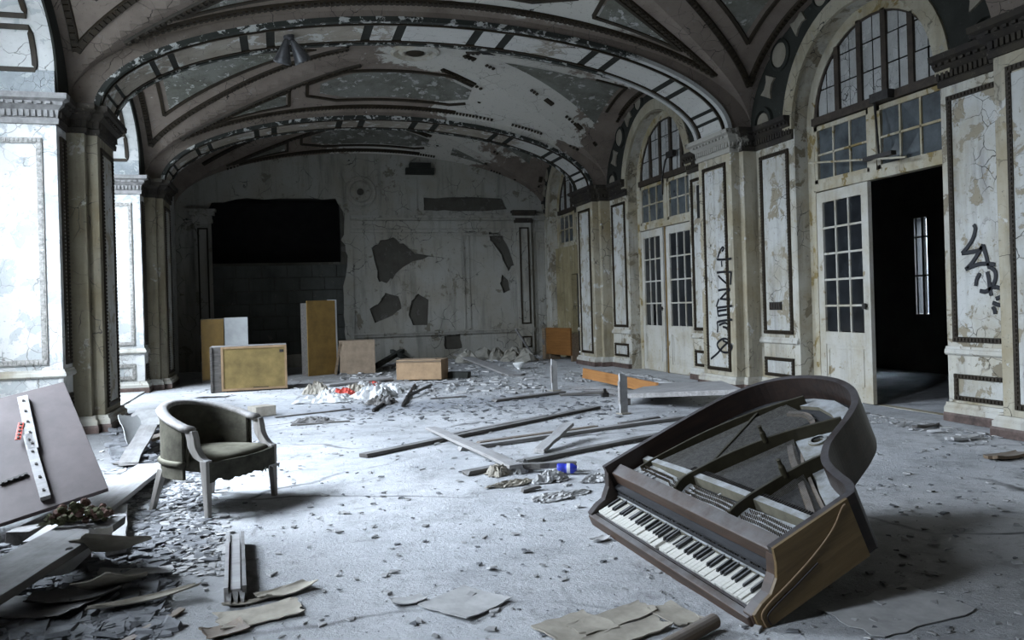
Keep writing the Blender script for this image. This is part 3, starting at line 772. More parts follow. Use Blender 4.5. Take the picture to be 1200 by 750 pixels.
def leaf(parent,hinge_y,s,width,ang,rows_,m=m_doorpaint,missing=()):
    """glazed door leaf; local x from the hinge along the opening, hung at hinge_y, s = direction of closing"""
    o=MB(); z1=2.30; st=.11; zb=.74
    for lo,hi in (((0,-.022,.01),(st,.022,z1)),((width-st,-.022,.01),(width,.022,z1)),((st,-.022,z1-.12),(width-st,.022,z1)),((st,-.022,.01),(width-st,.022,.14)),((st,-.022,zb-.14),(width-st,.022,zb))): o.box(lo,hi)
    L=o.build('door_leaf',m,parent); L.location=(DX-.02,hinge_y,0); L.rotation_euler=(0,0,(PI/2 if s>0 else -PI/2)+ang)
    MB().box((st-.005,-.012,.13),(width-st+.005,.012,zb-.13)).build('lower_panel',m_doorpaint,L)
    mb=MB(); frame(mb,(0,0,0),(1,0,0),(0,0,1),(0,-1,0),st+.03,width-st-.03,.17,zb-.17,.02,.02,0); frame(mb,(0,0,0),(1,0,0),(0,0,1),(0,1,0),st+.03,width-st-.03,.17,zb-.17,.02,.02,0); mb.build('panel_bead',m_doorpaint,L)
    mb=MB(); gw=width-2*st; z0=zb; zt=z1-.12
    for k in (1,2): mb.box((st+gw*k/3-.011,-.018,z0),(st+gw*k/3+.011,.018,zt))
    for j in range(1,rows_): mb.box((st,-.018,z0+(zt-z0)*j/rows_-.011),(width-st,.018,z0+(zt-z0)*j/rows_+.011))
    mb.build('glazing_bars',m,L)
    for k in range(3):
        for j in range(rows_):
            if (k,j) in missing: continue
            MB().box((st+gw*k/3+.01,-.004,z0+(zt-z0)*j/rows_+.01),(st+gw*(k+1)/3-.01,.003,z0+(zt-z0)*(j+1)/rows_-.01)).build('pane',m_glassdark,L)
    MB().tube([(width-.06,-.022,1.02),(width-.06,-.05,1.02)],.012,8).box((width-.09,-.06,.99),(width-.04,-.045,1.05)).build('door_handle',m_iron,L)
    return L
for i,c in enumerate(RC): fan_window(i+1,c)
# door 1: far leaf nearly closed, near leaf gone
d1=struct(MB().box((DX-.05,RC[0]-HWD-.03,0),(DX+.06,RC[0]-HWD+.03,2.33)).box((DX-.05,RC[0]+HWD-.03,0),(DX+.06,RC[0]+HWD+.04,2.33)).build('door_1',m_doorframe),'tall glazed double door with one leaf missing beside the piano')
leaf(d1,RC[0]+HWD-.03,-1,.90,-.06,5)
d2=struct(MB().box((DX-.05,RC[1]-HWD-.03,0),(DX+.06,RC[1]-HWD+.03,2.33)).box((DX-.05,RC[1]+HWD-.03,0),(DX+.06,RC[1]+HWD+.04,2.33)).build('door_2',m_doorframe),'closed glazed double door in the middle bay')
leaf(d2,RC[1]+HWD-.03,-1,.885,-.05,4,missing=((1,0),)); leaf(d2,RC[1]-HWD+.03,1,.885,.03,4)
MB().box((DX-.075,RC[1]-.03,.0),(DX-.045,RC[1]+.0,2.3)).build('meeting_strip',m_ochre2,d2)
# door 3: plastered infill with a narrow opening
d3=struct(MB().plate([(RC[2]-RHW-.01,-.02),(RC[2]+RHW+.01,-.02),(RC[2]+RHW+.01,2.34),(RC[2]-RHW-.01,2.34)],[[(RC[2]-.80,.0),(RC[2]+.12,.0),(RC[2]+.12,1.75),(RC[2]-.80,1.75)]],(DX-.08,0,0),(0,1,0),(0,0,1),(1,0,0),.12).build('door_3',m_yellow),'dark narrow doorway in yellowed infill at the far right')

# ---- corridor behind the right wall
cx1=8.9
cw=xp(1081,313,cx1); W0=xp(1090,368,cx1); W1=xp(1072,256,cx1)
yA,yB_=sorted((W0.y,W1.y)); zA,zB=W0.z,W1.z
wallc=MB().plate([(-4.3,-.05),(18.6,-.05),(18.6,5.1),(-4.3,5.1)],[[(yA,zA),(yB_,zA),(yB_,zB),(yA,zB)]],(cx1,0,0),(0,1,0),(0,0,1),(1,0,0),.2)
wallc.box((XWR+.25,-4.3,4.3),(cx1,18.5,4.4)).box((XWR+.2,18.3,-.05),(cx1,18.5,5.1)).box((XWR+.26,2.2,-.05),(cx1,2.4,5.1))
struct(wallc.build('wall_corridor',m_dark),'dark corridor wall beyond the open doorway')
win=struct(MB().box((cx1-.02,yA-.03,zA-.03),(cx1+.03,yA,zB+.03)).box((cx1-.02,yB_,zA-.03),(cx1+.03,yB_+.03,zB+.03)).box((cx1-.02,yA,zB),(cx1+.03,yB_,zB+.03)).box((cx1-.02,yA,zA-.03),(cx1+.03,yB_,zA)).build('window_4',m_darkwood),'narrow bright window seen through the dark doorway')
ym=yA+(yB_-yA)*.36; zz=[zA,zA+(zB-zA)*.40,zA+(zB-zA)*.80,zB]
MB().box((cx1-.015,ym-.02,zA),(cx1+.02,ym+.02,zB)).build('window_bar',m_darkwood,win)
for z_ in zz[1:3]: MB().box((cx1-.015,yA,z_-.012),(cx1+.02,yB_,z_+.012)).build('window_bar',m_darkwood,win)
for a,b in ((yA,ym-.02),(ym+.02,yB_)):
    for e,f_ in zip(zz[:-1],zz[1:]): MB().box((cx1+.005,a,e+.012),(cx1+.008,b,f_-.012)).build('pane',m_milky,win)

# ---- back wall: rubble coat behind broken plaster
def bw(px,py): p=yp(px,py,YB); return (p.x,p.z)
vx0,vz0=bw(231,309); vx1,vz1=bw(398,233)
wall_back=struct(MB().plate([(-3.2,-.05),(6.2,-.05),(6.2,5.1),(-3.2,5.1)],[[(vx0,vz0),(vx1,vz0),(vx1,vz1),(vx0,vz1)]],(0,YB+.05,0),(1,0,0),(0,0,1),(0,1,0),.2).build('wall_back',m_substrate),'back wall with broken plaster and a dark cavity')
mb=MB().box((vx0-.2,YB+1.2,vz0-.3),(vx1+.2,YB+1.3,vz1+.3)).box((vx0-.25,YB+.24,vz0-.3),(vx0-.05,YB+1.3,vz1+.3)).box((vx1+.05,YB+.24,vz0-.3),(vx1+.25,YB+1.3,vz1+.3)).box((vx0-.2,YB+.24,vz1+.05),(vx1+.2,YB+1.3,vz1+.25)).box((vx0-.2,YB+.24,vz0-.2),(vx1+.2,YB+1.3,vz0-.02))
mb.build('cavity',m_void,wall_back)
def jag(pts,amt=.035,sub=3):
    out=[]
    for (a,b) in zip(pts,pts[1:]+pts[:1]):
        for k in range(sub):
            f=k/sub; out.append((a[0]+(b[0]-a[0])*f+random.uniform(-amt,amt),a[1]+(b[1]-a[1])*f+random.uniform(-amt,amt)))
    return out
H_=lambda L,am=.03,sub=3: jag([bw(*q) for q in L],am,sub)
holes=[H_([(232,300),(236,262),(248,238),(290,233),(350,233),(392,233),(401,248),(404,262),(401,280),(409,300),(402,335),(402,372),(406,395),(404,412),(232,424)],.025),
  H_([(436,292),(446,281),(462,279),(474,286),(486,296),(510,300),(488,304),(474,312),(462,326),(452,331),(444,330),(440,312)]),
  H_([(573,272),(588,274),(598,292),(602,310),(596,318),(590,304),(582,290),(574,282)],.02),
  H_([(588,322),(596,328),(598,340),(590,344),(586,332)],.015),
  H_([(496,232),(540,231),(588,232),(594,245),(560,247),(520,247),(497,246)],.015),
  H_([(482,352),(490,344),(503,352),(502,380),(484,381),(478,368)],.02),
  H_([(446,352),(452,342),(468,348),(470,362),(455,372),(440,378),(434,362)],.02),
  H_([(520,394),(540,392),(542,408),(522,410)],.02)]
skin=MB().plate([(XWL,-.02),(XWR,-.02),(XWR,4.75),(XWL,4.75)],holes,(0,YB,0),(1,0,0),(0,0,1),(0,1,0),.055)
skin.build('plaster_skin',m_back,wall_back)
# blocks in the lower part of the gap
bm_=None; bx0,bz1=bw(230,312); bx1,_=bw(402,330); rows_=8; cols_=6
hgt=bz1/rows_; wid=(bx1+.12-bx0)/cols_
for j in range(rows_):
    for k in range(-1 if j%2 else 0,cols_):
        xx=bx0+wid*(k+(.5 if j%2 else 0))
        if bm_ is None:
            bm_=MB().box((.006,-.0,.006),(wid-.006,.06,hgt-.006)).build('concrete_block',m_darkblock,wall_back,bevel=.006); bm_.location=(xx,YB+.02,j*hgt)
        else: instance(bm_,(xx,YB+random.uniform(.008,.03),j*hgt),wall_back)
# cornice, chair rail, mouldings and medallion on the back wall
mb=MB(); x_a=bw(410,258)[0]; zc=bw(500,256)[1]
for d_,z0_,z1_ in ((.04,zc-.30,zc-.24),(.025,zc-.22,zc-.05),(.09,zc-.04,zc),(.15,zc,zc+.05)): mb.box((x_a,YB-d_,z0_),(XWR,YB+.03,z1_))
mb.build('cornice',m_back,wall_back)
zr=bw(500,390)[1]; mb=MB().box((bw(414,392)[0],YB-.07,zr-.05),(XWR-.3,YB+.02,zr)).box((bw(414,392)[0],YB-.11,zr),(XWR-.3,YB+.02,zr+.03)); mb.build('chair_rail',m_back,wall_back)
mb=MB(); 
for px in (543,549,413): mb.box((bw(px,300)[0]-.015,YB-.02,zr+.05),(bw(px,300)[0]+.015,YB+.01,zc-.36))
mb.box((bw(413,300)[0],YB-.02,zc-.38),(bw(596,300)[0],YB+.01,zc-.35)); mb.build('panel_moulding',m_back,wall_back)
mx,mz=bw(422,225); M=Matrix.Translation((mx,YB,mz))@Matrix.Rotation(PI/2,4,'X')
md=MB().lathe([(.34,0),(.34,.03),(.31,.045),(.28,.02),(.24,.02),(.22,.04),(.19,.02),(.12,.015)],36,M,False).build('wall_medallion',m_back,wall_back)
MB().lathe([(.07,0),(.07,.05),(.03,.08),(.001,.08)],12,M,False).build('medallion_boss',m_substrate,md)
mb=MB(); frame(mb,(0,YB,0),(1,0,0),(0,0,1),(0,-1,0),bw(447,0)[0],bw(482,0)[0],bw(450,245)[1],bw(450,208)[1],.03,.02,0); mb.build('tympanum_moulding',m_back,wall_back)
a=yp(491,198,YB); MB().box((a.x-.30,YB-.16,a.z-.13),(a.x+.30,YB+.02,a.z+.0)).box((a.x-.22,YB-.22,a.z),(a.x+.22,YB+.02,a.z+.10)).build('dark_hole_ledge',m_green,wall_back)  # dark stepped blocks standing in for a shaded hole with its ledge
# corner pilasters
for xx0,xx1 in ((5.02,5.36),(-1.62,-1.30)):
    mb=MB().box((xx0,YB-.10,0),(xx1,YB+.02,ZC0)); pl=mb.build('corner_pilaster',m_back,wall_back)
    mb=MB()
    for d_,z0_,z1_ in ((.03,ZC0,ZC0+.07),(.02,ZC0+.07,ZC0+.15),(.07,ZC0+.15,ZC0+.22),(.10,ZC0+.22,ZC1)): mb.box((xx0-d_,YB-.10-d_,z0_),(xx1+d_,YB+.02,z1_))
    mb.build('capital',m_cap if xx0>0 else m_back,pl)
    mb=MB(); frame(mb,(0,YB-.10,0),(1,0,0),(0,0,1),(0,-1,0),xx0+.06,xx1-.06,.72,ZC0-.1,.03,.014); frame(mb,(0,YB-.10,0),(1,0,0),(0,0,1),(0,-1,0),xx0+.06,xx1-.06,.2,.45,.03,.014); mb.build('panel_moulding',m_bead,pl)

# ---- small fittings on the right wall
a=xp(821,216,XWR-.01); b=xp(826,254,XWR-.01)
MB().box((XWR-.012,a.y-.16,b.z),(XWR+.02,a.y+.12,a.z)).build('dark_recess_plate',m_void,wall_right)  # black plate on the wall stands in for a shaded opening
a=xp(903,354,XWR); b=xp(917,363,XWR); mb=MB().box((XWR-.02,b.y,b.z),(XWR,a.y,a.z)); 
vg=mb.build('vent_grille',m_iron,wall_right)
mb=MB(); 
for k in range(5): yy=b.y+(a.y-b.y)*(k+.5)/5; mb.box((XWR-.028,yy-.008,b.z+.01),(XWR-.02,yy+.008,a.z-.01))
mb.build('grille_slats',m_darkwood,vg)
def strokes(name,plane,lst,wd):
    mb=MB(); N=Vector((-1,0,0))
    for st in lst:
        pts=[xp(px,py,plane) for px,py in st]
        # resample smooth
        out=[]
        for i in range(len(pts)-1):
            p0,p1,p2,p3=pts[max(i-1,0)],pts[i],pts[i+1],pts[min(i+2,len(pts)-1)]
            for k in range(6):
                t=k/6; out.append(.5*((2*p1)+(p2-p0)*t+(2*p0-5*p1+4*p2-p3)*t*t+(3*p1-p0-3*p2+p3)*t**3))
        out.append(pts[-1])
        mb.ribbon(out,N,wd,.003)
    return mb.build(name,m_paint_black,wall_right)
g1=lambda x,y: (815+x/4.683,270+y/4.6875)
strokes('graffiti',XR-.012,[[g1(*q) for q in s] for s in (
  [(150,90),(138,105),(128,130),(122,150)],[(150,92),(155,100),(145,115)],[(118,160),(150,160),(195,155)],[(142,168),(145,200)],
  [(118,232),(150,228),(195,228)],[(195,228),(192,260),(190,298)],[(125,250),(150,275),(180,300)],
  [(125,330),(150,325),(188,322)],[(188,325),(160,350),(135,378)],[(135,375),(160,378),(188,378)],[(128,375),(120,400),(115,420)],
  [(118,425),(160,420),(200,414)],[(120,445),(140,440),(170,436)],[(125,470),(145,466),(175,462)],[(120,425),(122,450),(125,470)],
  [(118,505),(150,496),(200,490)],[(118,505),(122,530),(120,560)],[(130,520),(160,508),(180,520),(175,535),(150,530)],[(160,530),(175,545),(185,565)],
  [(85,705),(120,675),(150,640),(180,610),(165,595),(140,600),(120,620),(125,645),(150,668),(180,668),(198,645),(192,625),(170,615),(150,605)])],.029)
g2=lambda x,y: (1110+x/5.356,240+y/5.357)
strokes('graffiti',XWR-.013,[[g2(*q) for q in s] for s in (
  [(165,125),(175,150),(160,210),(130,260),(92,305)],[(92,305),(140,298),(200,285),(225,250)],[(225,250),(190,310),(150,370),(115,405)],[(115,405),(160,385),(220,370),(300,375)],
  [(225,250),(240,310),(255,370),(265,400)],[(205,430),(185,465),(178,510)],[(250,420),(260,470),(265,520),(275,570)],[(275,395),(300,420),(300,470),(275,520),(240,545),(205,540)],
  [(270,515),(320,520),(370,545),(365,570),(330,580),(305,590)],[(285,615),(330,630),(380,625)],[(285,640),(295,660),(300,685)])],.036)
# ================================================================ THINGS
def rot_from(x,z):
    x=Vector(x).normalized(); z=Vector(z); z=(z-x*z.dot(x)).normalized(); y=z.cross(x)
    return Matrix((x,y,z)).transposed()
def board(name,label,cat,p0,p1,wd,th,m,up=(0,0,1),group=None,rough=.006,roll=0,lift=0):
    """one plank: p0,p1 = ends of its underside centre line"""
    p0=Vector(p0);p1=Vector(p1); d=p1-p0; L=d.length; R=rot_from(d,up)
    if roll: R=R@Matrix.Rotation(roll,3,'X')
    mb=MB(); n=6; vs=[]
    for i in range(n+1):
        x=L*i/n; e=random.uniform(-rough,rough)
        for (y,z) in ((-wd/2,0),(wd/2,0),(wd/2,th),(-wd/2,th)):
            vs.append((x+(random.uniform(-rough,rough)*3 if i in (0,n) else 0),y+e,z))
    fs=[(0,3,2,1),(n*4,n*4+1,n*4+2,n*4+3)]+[(i*4+j,i*4+(j+1)%4,(i+1)*4+(j+1)%4,(i+1)*4+j) for i in range(n) for j in range(4)]
    mb.add(vs,fs); o=mb.build(name,m,None,bevel=min(.003,th*.2))
    o.matrix_world=Matrix.Translation(p0+Vector((0,0,lift)))@R.to_4x4()
    return tag(o,label,cat,group)

# ---------------------------------------------------------------- grand piano, front legs gone, tail still propped
KP=.95; PW=1.47
Rz=Matrix.Rotation(-1.538,3,'Z')@Matrix.Rotation(.426,3,'X')@Matrix.Rotation(.029,3,'Y')
piano=empty('grand_piano',(1.566*KP,4.064*KP,CAMH+(-.04-CAMH)*KP),Rz,'dust covered baby grand piano tipped forward with its lid missing','piano')
piano.scale=(KP,KP,KP)
def bez(pts,n=8):
    out=[]
    for i in range(len(pts)-1):
        p0,p1,p2,p3=[Vector(q) for q in (pts[max(i-1,0)],pts[i],pts[i+1],pts[min(i+2,len(pts)-1)])]
        for k in range(n):
            t=k/n; out.append(.5*((2*p1)+(p2-p0)*t+(2*p0-5*p1+4*p2-p3)*t*t+(3*p1-p0-3*p2+p3)*t**3))
    out.append(Vector(pts[-1])); return out
outl=[(0,.18),(.0,.45),(.01,.80),(.05,1.03),(.15,1.20),(.33,1.30),(.56,1.325),(.76,1.27),(.895,1.17),(.975,1.05),(1.03,.93),(1.085,.82),(1.18,.725),(1.30,.672),(1.40,.64),(1.455,.60),(1.47,.54),(1.47,.18)]
out=bez(outl,5)
def inset(path,d):
    res=[]
    for i,p in enumerate(path):
        a=path[max(i-1,0)]; b=path[min(i+1,len(path)-1)]; t=(b-a).normalized(); n=Vector((t.y,-t.x)); res.append(p+n*d)
    return res
inn=inset(out,.035); HR=.25
mb=MB(); k=len(out); vs=[]
for p,q in zip(out,inn): vs+=[(p.x,p.y,0),(p.x,p.y,HR),(q.x,q.y,HR),(q.x,q.y,0)]
fs=[]
for i in range(k-1):
    for j in range(4): fs.append((i*4+j,i*4+(j+1)%4,(i+1)*4+(j+1)%4,(i+1)*4+j))
fs+=[(0,1,2,3),((k-1)*4,(k-1)*4+3,(k-1)*4+2,(k-1)*4+1)]
mb.add(vs,fs); rim=mb.build('rim',m_mahogdark,piano,bevel=.004); rim['label']='dark curved rim of the piano case'
# faded veneer on the treble side, with the lower moulded panel
side=[(.005,.0),(.005,.075),(.05,.095),(.10,.105),(.145,.145),(.168,.20),(.178,.252),(.54,.252),(.54,0)]
MB().prism(side,(PW-.004,0,0),(0,1,0),(0,0,1),(1,0,0),.014).build('veneer_panel',m_mahogside,piano)['label']='faded brown veneer on the treble side'
low=[(.03,.012),(.03,.062),(.075,.085),(.15,.10),(.26,.125),(.36,.155),(.44,.19),(.50,.235),(.52,.24)]
mb=MB(); pts=[Vector((PW+.012,y,z)) for y,z in bez(low,4)]; mb.ribbon(pts,Vector((1,0,0)),.005,.004); mb.build('side_moulding',m_tan,piano)
low2=[(.05,.01),(.05,.045),(.10,.062),(.2,.08),(.32,.105)]
mb=MB(); mb.ribbon([Vector((PW+.012,y,z)) for y,z in bez(low2,4)],Vector((1,0,0)),.006,.004); mb.build('side_moulding',m_mahogdark,piano)
# bass side cheek
ch=[(.0,.0),(.0,.07),(.05,.09),(.10,.10),(.15,.15),(.18,.22),(.18,0)]
MB().prism(ch,(0,0,0),(0,1,0),(0,0,1),(1,0,0),.05).build('cheek',m_mahogdark,piano,bevel=.004)
MB().prism(ch,(PW-.06,0,0),(0,1,0),(0,0,1),(1,0,0),.055).build('cheek',m_mahog,piano,bevel=.004)
MB().box((.0,.0,.0),(PW,.30,.035)).build('keybed',m_mahogdark,piano,bevel=.003)
MB().box((.02,-.012,.0),(PW-.02,.022,.062)).build('key_slip',m_mahog,piano,bevel=.006)
MB().box((.02,.024,.035),(PW-.02,.036,.06)).build('key_frame',m_mahogdark,piano)
# keys
kx0,kx1=.062,PW-.07; kw=(kx1-kx0)/52
wk=MB(); b_=.0009
wk.box((b_,0,0),(kw-b_,.135,.022)); wk0=None
blackpat=[1,0,1,1,0,1,1]      # A# - C# D# - F# G#
bk0=None; tmpw=[]; 
for i in range(52):
    dz=random.choice([0,0,0,0,0,-.003,-.006,.002]); dy=random.uniform(-.002,.002)
    if i in (24,): dz,dy=-.012,.012
    if i in (25,51): dz=-.008
    x=kx0+i*kw
    if wk0 is None:
        wk0=wk.build('white_key',m_ivory,piano,bevel=.0008); wk0.location=(x,.038+dy,.048+dz); wk0['label']='white key'
    else: o=instance(wk0,(x,.038+dy,.048+dz),piano,rot=(random.uniform(-.012,.012),0,0))
    if i<51 and blackpat[i%7]:
        if i in (46,48,50): continue
        if bk0 is None:
            bm2=MB(); ww=kw*.52
            bm2.hexa([(-ww/2,0,0),(ww/2,0,0),(ww/2,.086,0),(-ww/2,.086,0),(-ww*.36,.008,.013),(ww*.36,.008,.013),(ww*.36,.086,.015),(-ww*.36,.086,.015)])
            bk0=bm2.build('black_key',m_ebony,piano); bk0.location=(x+kw,.087,.068); bk0['label']='black key'
        else: instance(bk0,(x+kw,.087,.067+random.choice([0,0,0,-.006,.003])),piano,rot=(random.uniform(-.02,.02),0,random.choice([0,0,0,.03,-.04])))
# action slit, fallboard stub and front beam
mb=MB().box((.055,.168,.06),(PW-.06,.178,.082)); mb.build('name_batten',m_plate,piano)
mb=MB().box((.055,.178,.05),(PW-.06,.205,.10)); act=mb.build('action_rail',m_sound,piano)
mb=MB()
for i in range(85):
    if random.random()<.2: continue
    x=.08+i*.0155; mb.box((x,.180,.10),(x+.006,.203,.104+random.random()*.012))
mb.build('action_posts',m_iron,act)['kind']='stuff'
MB().hexa([(.04,.205,.14),(PW-.045,.205,.14),(PW-.045,.27,.10),(.04,.27,.10),(.04,.200,.205),(PW-.045,.200,.205),(PW-.045,.265,.225),(.04,.265,.225)]).build('front_beam',m_mahog,piano,bevel=.004)
# inside: soundboard, plate, strings
ins=inset(out,.034); sb=MB(); poly=[(p.x,p.y) for p in ins]; sb.prism(poly,(0,0,.115),(1,0,0),(0,1,0),(0,0,1),.012); sb.build('soundboard',m_sound,piano)
PZ=.165
MB().prism([(.06,.268),(PW-.06,.268),(PW-.06,.40),(1.2,.39),(.75,.375),(.35,.385),(.06,.40)],(0,0,PZ-.03),(1,0,0),(0,1,0),(0,0,1),.03).build('pin_block_plate',m_plate,piano)
plate=MB()
def rail(mb,pts,wd,z0,z1):
    P=[Vector((*p,z0)) for p in bez(pts,6)]; mb.ribbon(P,Vector((0,0,1)),wd,z1-z0)
rail(plate,[(.05,.405),(.5,.425),(1.0,.435),(1.41,.435)],.045,.14,PZ+.022); plate.build('plate_stretcher',m_plate,piano)
for lab,pts,wd,z1 in (('b',[(.57,.285),(.53,.36),(.54,.47),(.58,.64),(.69,.87),(.86,1.07)],.022,PZ+.045),('c',[(1.02,.285),(1.0,.36),(1.0,.50),(1.02,.69),(1.05,.80)],.022,PZ+.045),
                  ('d',[(.13,.33),(.14,.46),(.19,.74),(.30,1.0),(.44,1.2)],.02,PZ+.03),('e',[(.52,.50),(.42,.73),(.30,.99)],.02,PZ+.02)):
    mb=MB(); rail(mb,pts,wd,.125,z1); mb.build('plate_strut',m_strut,piano,bevel=.003)
# hitch-pin plate along the treble bend and tail
pl=[(.71,.89),(.72,.98),(.79,1.08),(.86,1.12),(.93,1.02),(.985,.91),(1.045,.82),(1.15,.735),(1.28,.685),(1.39,.63),(1.41,.54),(1.30,.555),(1.18,.62),(1.08,.69),(.96,.75),(.82,.83)]
hole=[(.83+.03*math.cos(2*PI*i/14),.93+.03*math.sin(2*PI*i/14)) for i in range(14)]
MB().plate(pl,[hole],(0,0,.130),(1,0,0),(0,1,0),(0,0,1),.020).build('hitch_plate',m_plate,piano,bevel=.002)
MB().lathe([(.030,.0),(.046,.0),(.044,.010),(.030,.012)],18,Matrix.Translation((.83,.93,.150)),False).build('plate_hole_rim',m_plate,piano)
MB().prism([(.24,1.08),(.32,1.19),(.44,1.25),(.58,1.265),(.72,1.225),(.82,1.15),(.78,1.10),(.68,1.15),(.55,1.185),(.42,1.165),(.32,1.09)],(0,0,.130),(1,0,0),(0,1,0),(0,0,1),.02).build('tail_plate',m_plate,piano)
for pts,wd in (([(.70,.86),(.80,.79),(.88,.74),(1.0,.665),(1.09,.61),(1.31,.475)],.035),([(.78,.87),(.90,.77),(1.02,.70),(1.14,.63),(1.29,.545)],.018),([(.40,1.10),(.52,1.12),(.63,1.07),(.70,1.0)],.03),([(1.12,.705),(1.22,.66),(1.34,.61)],.01),([(.36,1.17),(.52,1.215),(.68,1.18),(.76,1.12)],.012)):
    mb=MB(); rail(mb,pts,wd,.126,.143); mb.build('bridge',m_brown_wood,piano)
mb=MB()
def wire(a,b,z0=.168,z1=.166,r=.0011):
    mb.tube([(*a,z0),(*b,z1)],r,3,False)
for i in range(40):      # treble strings
    f=i/39; wire((1.03+.36*f,.45),(1.02+.33*f,.68-.18*f))
for i in range(46):      # tenor
    f=i/45; wire((.58+.40*f,.44),(.72+.29*f,.88-.19*f))
for i in range(34):      # bass, overstrung
    f=i/33; wire((.17+.34*f,.43),(.38+.30*f,1.12-.06*f),.178,.175,.0016)
st=mb.build('strings',m_string,piano,fix=False); st['kind']='stuff'
mb=MB()
for i in range(80):
    for r_ in range(3):
        x=.45+i*.0150
        if x>1.37 or .50<x<.60 or .975<x<1.04: continue
        mb.tube([(x+r_*.003,.315+r_*.024+.003*math.sin(i*.3),PZ),(x+r_*.003,.315+r_*.024+.003*math.sin(i*.3),PZ+.020)],.0027,5)
for i in range(22):
    for r_ in range(2): x=.13+i*.014; mb.tube([(x,.33+r_*.024,PZ),(x,.33+r_*.024,PZ+.020)],.0027,5)
tp=mb.build('tuning_pins',m_pins,piano,fix=False); tp['kind']='stuff'
mb=MB()
for i in range(60):
    x=.45+i*.0155; mb.box((x,.445,.17),(x+.008,.475,.186))
for i in range(16): mb.lathe([(.0,0),(.018,0),(.018,.02),(.0,.02)],8,Matrix.Translation((.17+i*.0,.3,-.5)),False) if False else None
mb.build('damper_row',m_iron,piano)['kind']='stuff'
for (x,y) in ((.645,.78),(1.01,.60)):
    MB().lathe([(.014,0),(.014,.05),(.009,.06),(.009,.08),(.012,.085),(.001,.09)],10,Matrix.Translation((x,y,PZ+.03)),False).build('plate_bolt',m_strut,piano)
mb=MB()
for i in range(9):
    x,y=random.uniform(.1,1.3),random.uniform(.30,.38); s_=random.uniform(.006,.018); mb.box((x,y,PZ),(x+s_,y+s_*1.5,PZ+s_*.5))
for i in range(40):
    x,y=.10+random.random()*.18,.30+random.random()*.06; s_=random.uniform(.004,.012); mb.box((x,y,PZ),(x+s_,y+s_,PZ+s_))
mb.build('plaster_crumbs',m_chip,piano)['kind']='stuff'
MB().prism([(p.x,p.y) for p in inset(out,.01)],(0,0,-.002),(1,0,0),(0,1,0),(0,0,1),.02).build('case_bottom',m_mahogdark,piano)
# tail leg: stands plumb under the tail
Mi=(piano.matrix_world if False else (Matrix.Translation(piano.location)@Rz.to_4x4()@Matrix.Scale(KP,4)))
top=Mi@Vector((.55,1.12,.0)); inv=Mi.inverted()
mb=MB(); prof=[(.052,.0),(.052,.02),(.032,.05),(.038,.12),(.060,top.z-.10),(.070,top.z-.04),(.070,top.z+.03)]
mb.lathe(prof,14,Matrix.Translation((top.x,top.y,0)))
mb.v=[tuple(inv@Vector(v)) for v in mb.v]; mb.build('tail_leg',m_mahogdark,piano)

# ---------------------------------------------------------------- barrel armchair
cf=fp(240,608); cr_=fp(322,580); mid=(cf+cr_)/2; xv=(cr_-cf); xv.z=0; hw=xv.length/2; ang=math.atan2(xv.y,xv.x)
# local: x along the front from left leg to right leg, -y forward, +y to the back
chair=empty('barrel_armchair',(mid.x,mid.y,0),ang,'mouldy green velvet barrel back armchair with a dusty curved wooden rim','chair')
HWc=hw-.02
def rimxy(t,o=0):  # t -1..1 from left arm end round the back to the right arm end
    a=t*PI*.5
    return ((HWc+o-.005)*math.sin(a) if abs(t)<.999 else math.copysign(HWc+o-.005,t)),(.155+(.345+o)*math.cos(a)*1.0)
def rimz(t): return .745-.13*abs(t)**1.8
chair.scale=(1,1,.80)
path=[]
for i in range(33):
    t=-1+2*i/32; x,y=rimxy(t); path.append(Vector((x,y,rimz(t))))
# straight run forward at the arm ends
path=[Vector((path[0].x,.10,.605))]+path+[Vector((path[-1].x,.10,.605))]
mb=MB(); n=len(path); vs=[]
for i,p in enumerate(path):
    d=(path[min(i+1,n-1)]-path[max(i-1,0)]); d.z=0; d.normalize(); s_=Vector((d.y,-d.x,0))
    for a,b in ((-.030,-.018),(.026,-.018),(.034,.004),(.018,.024),(-.018,.026),(-.036,.006)): vs.append(p+s_*a+Vector((0,0,b)))
m6=6; fs=[(i*m6+j,i*m6+(j+1)%m6,(i+1)*m6+(j+1)%m6,(i+1)*m6+j) for i in range(n-1) for j in range(m6)]+[tuple(range(m6)),tuple((n-1)*m6+j for j in range(m6))]
mb.add(vs,fs); mb.build('top_rail',m_chairwood,chair,smooth=True)
for nm,o_in,o_out,zb,m in (('inside_back',.028,.0,.33,m_vel),('outside_back',0.,-.022,.25,m_vel)):
    mb=MB(); vs=[]
    for i in range(33):
        t=-.99+1.98*i/32
        for o in ((-.012-.02,-.012) if nm=='inside_back' else (.0,.018)):
            x,y=rimxy(t,o)
            zt=rimz(t)-.012; vs+=[Vector((x,y,zb)),Vector((x,y,zt))]
    fs=[]
    for i in range(32):
        a=i*4; b=a+4; fs+=[(a,b,b+1,a+1),(a+2,a+3,b+3,b+2),(a+1,b+1,b+3,a+3),(a,a+2,b+2,b)]
    fs+=[(0,1,3,2),(128,130,131,129)]
    mb.add(vs,fs); mb.build(nm,m,chair,smooth=False)
# lower outside band under the rim
mb=MB(); P=[Vector((*rimxy(-.99+1.98*i/32,.012),.36)) for i in range(33)]; mb.tube(P,.024,8); mb.build('seat_roll',m_vel,chair,smooth=True)
